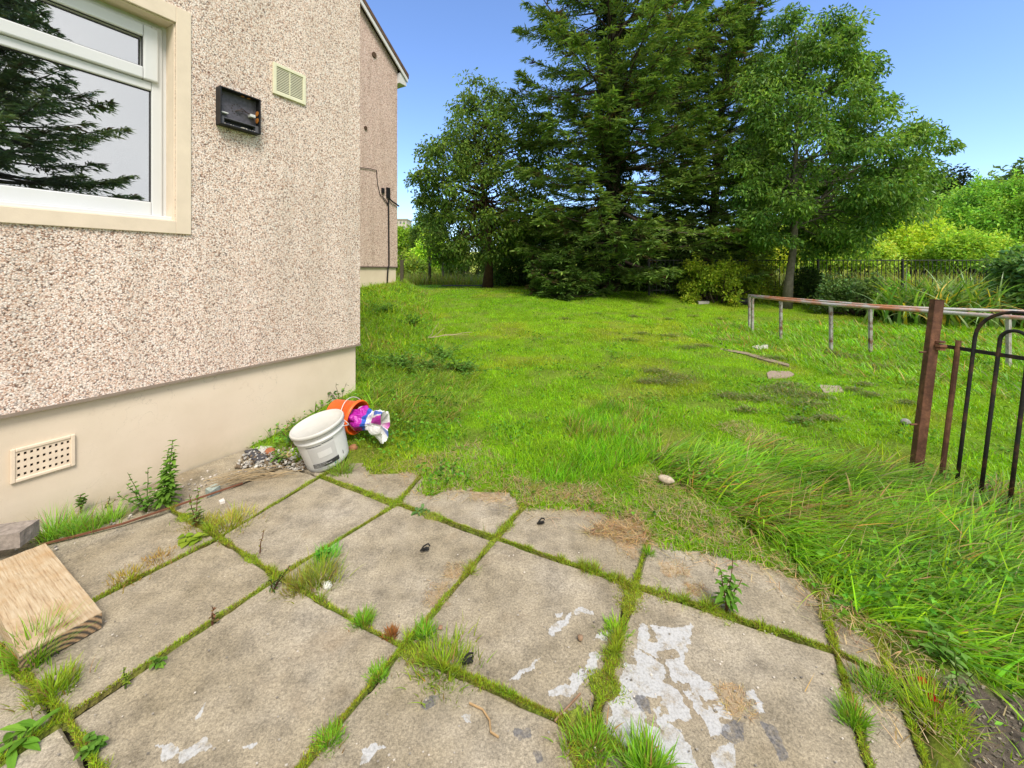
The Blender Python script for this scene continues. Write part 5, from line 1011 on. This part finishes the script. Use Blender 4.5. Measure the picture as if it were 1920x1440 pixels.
def weed(label, px, py, stems, n, L, Wd, c0=(.10, .22, .03), c1=(.2, .36, .05), name='weed', z=0., up=.5, r=.003, colS=(.1, .16, .03), taper=.6, start=.2, terr=False, cat='weed'):
    o = gr(px, py) if terr else gp(px, py, z); t = thing(name, label, cat, o); mb, sb = MB(), MB()
    for dx, dy, h in stems:
        tt = np.linspace(0, 1, 7)[:, None]; pts = o + A((dx, dy, h)) * tt * A((1, 1, 1)) + A((dx, dy, 0)) * (tt**2) * .3 + rng.normal(0, .004, (7, 3)) * tt; stemleaves(mb, sb, pts, n, L, Wd, c0, c1, r, up, start, taper, colS)
    sb.build('stem', M_LEAF, t); mb.build('leaves', M_LEAF, t); return t
weed('tall upright leafy green weed against the cream plinth', 312, 950, [(.02, .01, .36), (.04, -.01, .31), (.0, .01, .30), (-.03, .02, .2), (.05, -.02, .2), (.02, -.03, .12), (-.02, -.03, .1)], 34, .075, .026, name='tall_weed', up=.35, r=.004)
weed('sprawling thin weed left of the tall upright one', 275, 960, [(-.10, .02, .20), (-.06, -.02, .16), (-.02, .03, .22), (-.13, .0, .10), (.03, -.02, .10)], 12, .05, .026, (.08, .2, .03), (.16, .32, .05))
weed('branching weed with drooping leaves in the slab gap below the tall one', 368, 990, [(-.03, 0, .16), (.0, .01, .20), (.02, -.01, .10)], 14, .055, .018, (.12, .22, .05), (.24, .32, .08), colS=(.2, .08, .05))
weed('tiny bushy weed against the plinth near the air brick', 152, 968, [(0, 0, .11), (.01, 0, .10), (-.008, 0, .09)], 14, .03, .017, (.08, .17, .03), (.14, .26, .04), taper=.2, start=.55, colS=(.16, .06, .04))
weed('withered little stem right of the tiny bushy weed', 195, 955, [(.03, 0, .07), (.05, .01, .05)], 5, .03, .01, (.16, .12, .05), (.2, .16, .07))
weed('upright leafy weed growing from the joint near the long grass', 1362, 1148, [(-.02, 0, .17), (.02, .0, .2), (.035, -.02, .14), (.01, .0, .12)], 15, .06, .019, (.09, .22, .03), (.17, .34, .05), up=.1, colS=(.17, .09, .05))
weed('dark spiky weed at the crossing of joints left of centre', 512, 1110, [(.05, .01, .10), (.02, .01, .06), (-.01, 0, .05)], 9, .03, .008, (.05, .10, .02), (.09, .18, .03), colS=(.08, .04, .03))
weed('round lime green leaves lying in the joint left of centre', 356, 1018, [(.03, .0, .02), (-.03, .01, .025), (.0, -.02, .03), (.05, .02, .03)], 5, .045, .042, (.22, .36, .03), (.34, .45, .05), up=.25, taper=.1)
weed('flat jagged green rosette by the upper slab joint', 792, 962, [(.03, .0, .01), (-.03, 0, .01), (0, .02, .012)], 8, .05, .02, (.09, .2, .05), (.18, .32, .12), up=.1, taper=.1)
weed('small seedling on the joint in the lower left', 398, 1172, [(0, 0, .07), (.01, 0, .05)], 6, .028, .012, (.1, .18, .04), (.25, .12, .08), colS=(.15, .07, .05))
weed('small green weed in the joint below the seedling', 290, 1250, [(0, 0, .03), (.02, .01, .02)], 6, .035, .018, up=.3)
weed('pale sprout in the joint above the bottom left corner', 235, 1290, [(0, 0, .07), (.01, 0, .05)], 14, .02, .007, (.2, .3, .04), (.3, .4, .06))
weed('broad tongue-shaped leaves at the bottom left corner', 28, 1405, [(.02, .03, .02), (.0, .02, .03), (-.03, .0, .02)], 5, .075, .02, (.12, .28, .03), (.2, .38, .05), up=.35, taper=.1)
weed('small leafy weed at the lower left slab corner', 178, 1405, [(.02, 0, .03), (-.02, .01, .03), (0, -.03, .04)], 9, .035, .02, (.08, .2, .03), (.16, .32, .05), up=.3)
weed('brown dead stem standing in the slab left of the centre joint', 487, 1040, [(0, .02, .10)], 9, .02, .008, (.24, .18, .06), (.3, .3, .08), colS=(.15, .07, .04))
weed('bright crinkled leaves in the joint crossing above the olive tuft', 606, 1048, [(.02, .01, .04), (0, -.02, .05), (-.02, 0, .03)], 8, .045, .024, (.08, .28, .03), (.16, .4, .06), up=.4)
weed('broad pale leafed weed in the long grass at the lower right', 1770, 1250, [(.02, 0, .12), (-.02, .02, .14), (.03, -.02, .08)], 8, .06, .022, (.11, .26, .04), (.2, .38, .08), up=.4)
weed('grey-green weed on the bare soil at the lower right', 1800, 1320, [(0, .01, .14), (.02, -.01, .10), (-.02, .0, .08)], 10, .045, .012, (.16, .26, .08), (.26, .36, .14))
weed('curling bramble climbing the plinth behind the white tub', 552, 845, [(-.02, .0, .22), (.03, .01, .24), (-.08, .0, .16), (-.06, .02, .2), (.06, 0, .16)], 6, .06, .035, (.05, .12, .03), (.12, .2, .05), name='bramble', up=.1, colS=(.2, .13, .07), cat='bramble')
weed('dark stemmed bramble against the plinth at the house corner', 638, 760, [(-.03, .0, .2), (-.12, .02, .17), (.04, 0, .2)], 4, .06, .036, (.04, .09, .03), (.1, .16, .05), name='bramble', up=.1, colS=(.17, .1, .06), cat='bramble', terr=True)
weed('leafy clump left of the white tub', 520, 868, [(.02, .0, .10), (-.02, .01, .08), (.05, .0, .07)], 8, .06, .024, (.08, .19, .03), (.16, .3, .05), up=.2)
G5 = 'nettles on the rough bank'
for lb, px, py in (('nettle patch on the rough bank near the dry twigs', 830, 672), ('nettle patch on the rough bank closer to the house corner', 790, 695), ('nettle patch on the bank above the orange bucket', 740, 690), ('nettle patch at the lawn side of the rough bank', 860, 700), ('nettle patch high on the bank under the far house', 720, 585), ('nettle patch on the bank just above the dry twigs', 770, 610)):
    t = weed(lb, px, py, [(rng.normal(0, .2), rng.normal(0, .14), rng.uniform(.08, .26)) for _ in range(24)], 9, .06, .04, (.08, .2, .03), (.17, .33, .06), name='nettle', up=.2, taper=.2, terr=True, cat='nettles'); t['group'] = G5

# ------------------------------------------------------------------ small loose things
def pebble(label, px, py, sx, sy, sz, col, name='stone', z=None, cat='stone', seed=0, rot=0., grp=None, lift=0):
    o = gr(px, py) if z is None else gp(px, py, z); mb = MB(); n, m_ = 14, 20; V = []
    for i in range(n + 1):
        th = pi * i / n
        for j in range(m_):
            ph = 2 * pi * j / m_; r = 1 + .35 * (vn(cos(ph) * sin(th) * 1.3 + seed, sin(ph) * sin(th) * 1.3 + cos(th), 1., 501 + seed) - .5); x, y = r * sin(th) * cos(ph) * sx, r * sin(th) * sin(ph) * sy
            V.append(o + A((x * cos(rot) - y * sin(rot), x * sin(rot) + y * cos(rot), cos(th) * sz * r + sz * .5 + lift)))
    mb.add(V, [(i * m_ + j, (i + 1) * m_ + j, (i + 1) * m_ + (j + 1) % m_, i * m_ + (j + 1) % m_) for i in range(n) for j in range(m_)], col=col); r = tag(mb.build(name, M_STONE, smooth=True), label, cat, grp); return r
pebble('pale flat stone lying in the dry grass', 1250, 912, .045, .028, .022, (.5, .42, .33), lift=.03, rot=-.6)
pebble('grey stone on the lawn left of the gate post', 1697, 799, .035, .03, .03, (.3, .3, .29), lift=.02, seed=2)
pebble('small white lump beside the olive tuft', 614, 1102, .018, .016, .016, (.7, .7, .66), z=.005, seed=3)
pebble('brown pebble on the slab left of the white streaks', 1088, 1198, .010, .012, .008, (.3, .2, .13), z=.005, seed=4)
pebble('brown broken clay lump at the left of the white tub', 506, 850, .035, .03, .025, (.35, .13, .06), z=.0, seed=5, cat='rubble')
pebble('brown lump under the right side of the white tub', 662, 845, .03, .03, .03, (.36, .17, .09), z=.0, seed=6, cat='rubble')
pebble('tiny tan pebble on the slab above the mossy joint', 826, 1178, .008, .008, .006, (.35, .2, .13), z=.003, seed=7)
def slabbit(label, P, z0, h, col, name='stepping_stone', cat='paving stone', grp=None, terr=True):
    Q = [gr(*p) if terr else gp(*p) for p in P]; zz = np.mean([q[2] for q in Q]) if terr else 0; mb = MB(); n = len(Q); V = [A((q[0], q[1], zz + z0 + h)) for q in Q] + [A((q[0], q[1], zz + z0 - .03)) for q in Q]; c = sum(V[:n]) / n; V.append(c)
    mb.add(V, [(i, i + n, (i + 1) % n + n, (i + 1) % n) for i in range(n)], [(2 * n, i, (i + 1) % n) for i in range(n)], col); tag(mb.build(name, M_STONE), label, cat, grp)
G6 = 'old paving stones sunk in the lawn'
slabbit('larger pinkish flat stone sunk in the lawn', [(1438, 702), (1445, 698), (1480, 699), (1489, 705), (1478, 711), (1440, 711)], .012, .010, (.36, .28, .22), grp=G6)
slabbit('pale flat stone in the lawn nearer the gate', [(1535, 725), (1575, 727), (1582, 737), (1545, 739)], .012, .010, (.40, .33, .26), grp=G6)
slabbit('whitest flat stone on the lawn left of the rails', [(1410, 653), (1420, 650), (1440, 650), (1440, 655), (1420, 657)], .02, .012, (.6, .57, .52), grp=G6)
slabbit('thin strip of old path edging crossing the lawn', [(1352, 654), (1400, 663), (1440, 675), (1480, 687), (1478, 690), (1435, 679), (1398, 667), (1350, 657)], .012, .012, (.3, .24, .17), 'path_edging', 'edging')
slabbit('grey stone showing at the shrub edge below the conifers', [(1305, 566), (1325, 565), (1330, 570), (1310, 572)], .02, .04, (.4, .38, .36), 'flat_stone', 'stone')
def strip(label, P, wd, col, name, cat, z=.004, th=.002, grp=None, m=None):
    mb = MB(); Q = [gp(*p, z) for p in P]; tube(mb, Q, wd, 5, col); tag(mb.build(name, m or M_ITEM), label, cat, grp)
G7 = 'black plastic scraps on the slabs'
def scrap(label, px, py, k):
    o = gp(px, py, .006); mb = MB(); r = np.random.default_rng(k); pts = [o + A((.022 * cos(a) * r.uniform(.6, 1.2), .014 * sin(a) * r.uniform(.6, 1.2), .012 + .010 * sin(a * 1.5))) for a in np.linspace(.3, 5.2, 9)]; tube(mb, pts, .0035, 5, (.015, .015, .015)); box(mb, o + A((.0, .004, .004)), (.014, .004, 0), (-.003, .008, 0), (0, 0, .002), (.02, .02, .02)); tag(mb.build('plastic_scrap', M_ITEM), label, 'litter', G7)
scrap('black scrap on the middle slab of the second row', 798, 1032, 1); scrap('black scrap near the mown grass edge', 1015, 982, 2); scrap('black looped scrap above the mossy joint', 878, 1243, 3)
strip('reddish stick lying along the slab edge below the wall', [(75, 1022), (150, 1003), (230, 982), (290, 962), (340, 945), (455, 906)], .006, (.17, .07, .04), 'stick', 'stick', .012)
strip('thin brown twig crossing the slab beside the wide joint', [(1040, 1352), (1065, 1325), (1088, 1300)], .003, (.25, .15, .09), 'twig', 'twig', .006)
strip('curved straw stalk on the bottom slab', [(880, 1318), (905, 1330), (918, 1350), (920, 1372), (935, 1382)], .003, (.42, .28, .14), 'straw_stalk', 'stalk', .006)
t = thing('dead_branch', 'pale dry branched twig lying on the bank beside the lawn', 'branch', gr(830, 640)); mb = MB(); o = gr(806, 640)
for a, b, r in (((803, 640), (885, 630), .008), ((804, 638), (823, 612), .007), ((812, 638), (833, 622), .006), ((830, 636), (880, 634), .004)):
    p, q = gr(*a), gr(*a); q = A(((b[0] - 960) / F * p[1], p[1], HC + (HY - b[1]) / F * p[1])); tube(mb, curvept(p + A((0, 0, .06)), q + A((0, 0, .06)), 6, .0, .006), np.linspace(r, r * .4, 6), 5, (.5, .4, .27))
mb.build('twigs', M_ITEM, t)
# dark bag with a red tag by the shrubs
o = gr(1388, 572); t = thing('rubbish_bag', 'black rubbish bag with a red end under the bushes by the rails', 'rubbish bag', o); 
mb = MB(); lathe(mb, [(0, -.28), (.08, -.26), (.11, -.15), (.12, 0), (.11, .15), (.08, .24), (0, .27)], o + A((.05, 0, .09)), (1, .1, 0), 14); mb.build('sack', M_BLACK, t); mb = MB(); lathe(mb, [(0, 0), (.07, .01), (.06, .07), (0, .1)], o + A((-.26, -.03, .12)), (-1, -.3, .2), 12); mb.build('red_end', simple('red_cloth', (.5, .02, .02), .6), t)
# rubble by the wall
def rubble():
    mb = MB(); r = np.random.default_rng(5); n = 520; P = [gp(*p)[:2] for p in ((455, 855), (560, 830), (600, 880), (560, 885), (480, 880), (440, 880))]; lo, hi = np.min(P, 0), np.max(P, 0)
    k = 0
    while k < n:
        q = r.uniform(lo, hi)
        if not inpoly(q[0], q[1], P): continue
        a = r.uniform(0, 3); s = r.uniform(.004, .011); c = A((.6, .58, .54)) * r.uniform(.5, 1.1) if r.random() < .7 else A((.2, .15, .1)); d = A((cos(a), sin(a), r.normal(0, .4))); e = A((-sin(a), cos(a), r.normal(0, .4)))
        box(mb, (q[0], q[1], .008 + r.random() * .012), d * s, e * s * .6, (0, 0, s * .3), c); k += 1
    for _ in range(520):
        s = r.uniform(.3, 4.2); q = W(s, .0, r.uniform(.02, .32)); ss = r.uniform(.002, .006); box(mb, q + A((0, 0, .006)), (ss, 0, 0), (0, ss, .001), (0, 0, ss * .4), A((.55, .5, .45)) * r.uniform(.4, 1.2))
    for _ in range(420):
        px, py = r.uniform(100, 1900), r.uniform(960, 1440); q = gp(px, py, .004)
        if inpoly(q[0], q[1], PATIO) or inpoly(q[0], q[1], SOILP): ss = r.uniform(.0008, .0032); box(mb, q, (ss, ss * .3, 0), (-ss * .2, ss * .7, .0), (0, 0, ss * .4), A((.6, .55, .48)) * r.uniform(.3, 1.2))
    for _ in range(900):
        P0 = A(SOILP); q = r.uniform(P0.min(0), P0.max(0))
        if soilmask(q[0], q[1]): ss = r.uniform(.001, .0045); a_ = r.uniform(0, 6.3); box(mb, (q[0], q[1], natural(*q) + .012), (ss * cos(a_), ss * sin(a_), ss * r.normal(0, .3)), (-ss * .6 * sin(a_), ss * .6 * cos(a_), .0), (0, 0, ss * .4), A((.26, .23, .18)) * r.uniform(.3, 1.4))
    mb.build('gravel', M_STONE, kind='stuff')
rubble()
G8 = 'broken slate pieces by the wall'
for lb, P, c in (('long pale slate shard leaning by the wall left of the white tub', [(478, 846), (525, 822), (534, 828), (490, 855)], (.55, .54, .52)), ('dark slate piece beside the pale shard', [(458, 850), (480, 846), (502, 862), (480, 872)], (.07, .07, .08)), ('dull yellow fragment between the shard and the tub', [(515, 858), (545, 850), (550, 858), (520, 868)], (.4, .32, .14))):
    slabbit(lb, P, .008, .012, c, 'slate_shard', 'shard', G8, False)
slabbit('crumpled pale green scrap near the small weeds by the wall', [(385, 922), (405, 912), (413, 916), (395, 928)], .006, .012, (.36, .42, .38), 'paper_scrap', 'litter', None, False)
slabbit('tiny white chip on the wall-side slab', [(410, 942), (419, 938), (422, 943), (413, 946)], .004, .008, (.75, .7, .66), 'chip', 'litter', None, False)
mb = MB(); r = np.random.default_rng(6)
for k in range(26):
    a = gp(395 + r.uniform(-15, 40), 905 + r.uniform(-12, 12), .015); b = a + A((.25 + r.uniform(-.1, .15), .12 + r.uniform(-.05, .06), r.uniform(-.005, .02))); tube(mb, curvept(a, b, 5, .01, .006), .0016, 4, A((.4, .3, .17)) * r.uniform(.5, 1.1), False)
tag(mb.build('straw_bundle', M_ITEM), 'dead straw stems lying along the gutter right of the tall weed', 'straw')
# red leaf on the moss
o = gp(1735, 1300, .02); mb = MB(); leaves(mb, A([o, o + A((.005, .02, .005))]), A([(.4, -1, .2), (.6, .3, .2)]), .035, .022, A([(.5, .02, .03), (.5, .03, .03)])); tag(mb.build('fallen_leaf', M_LEAF), 'small red leaf on the moss beside the edge slabs', 'leaf')
for m in bpy.data.meshes: m.validate()
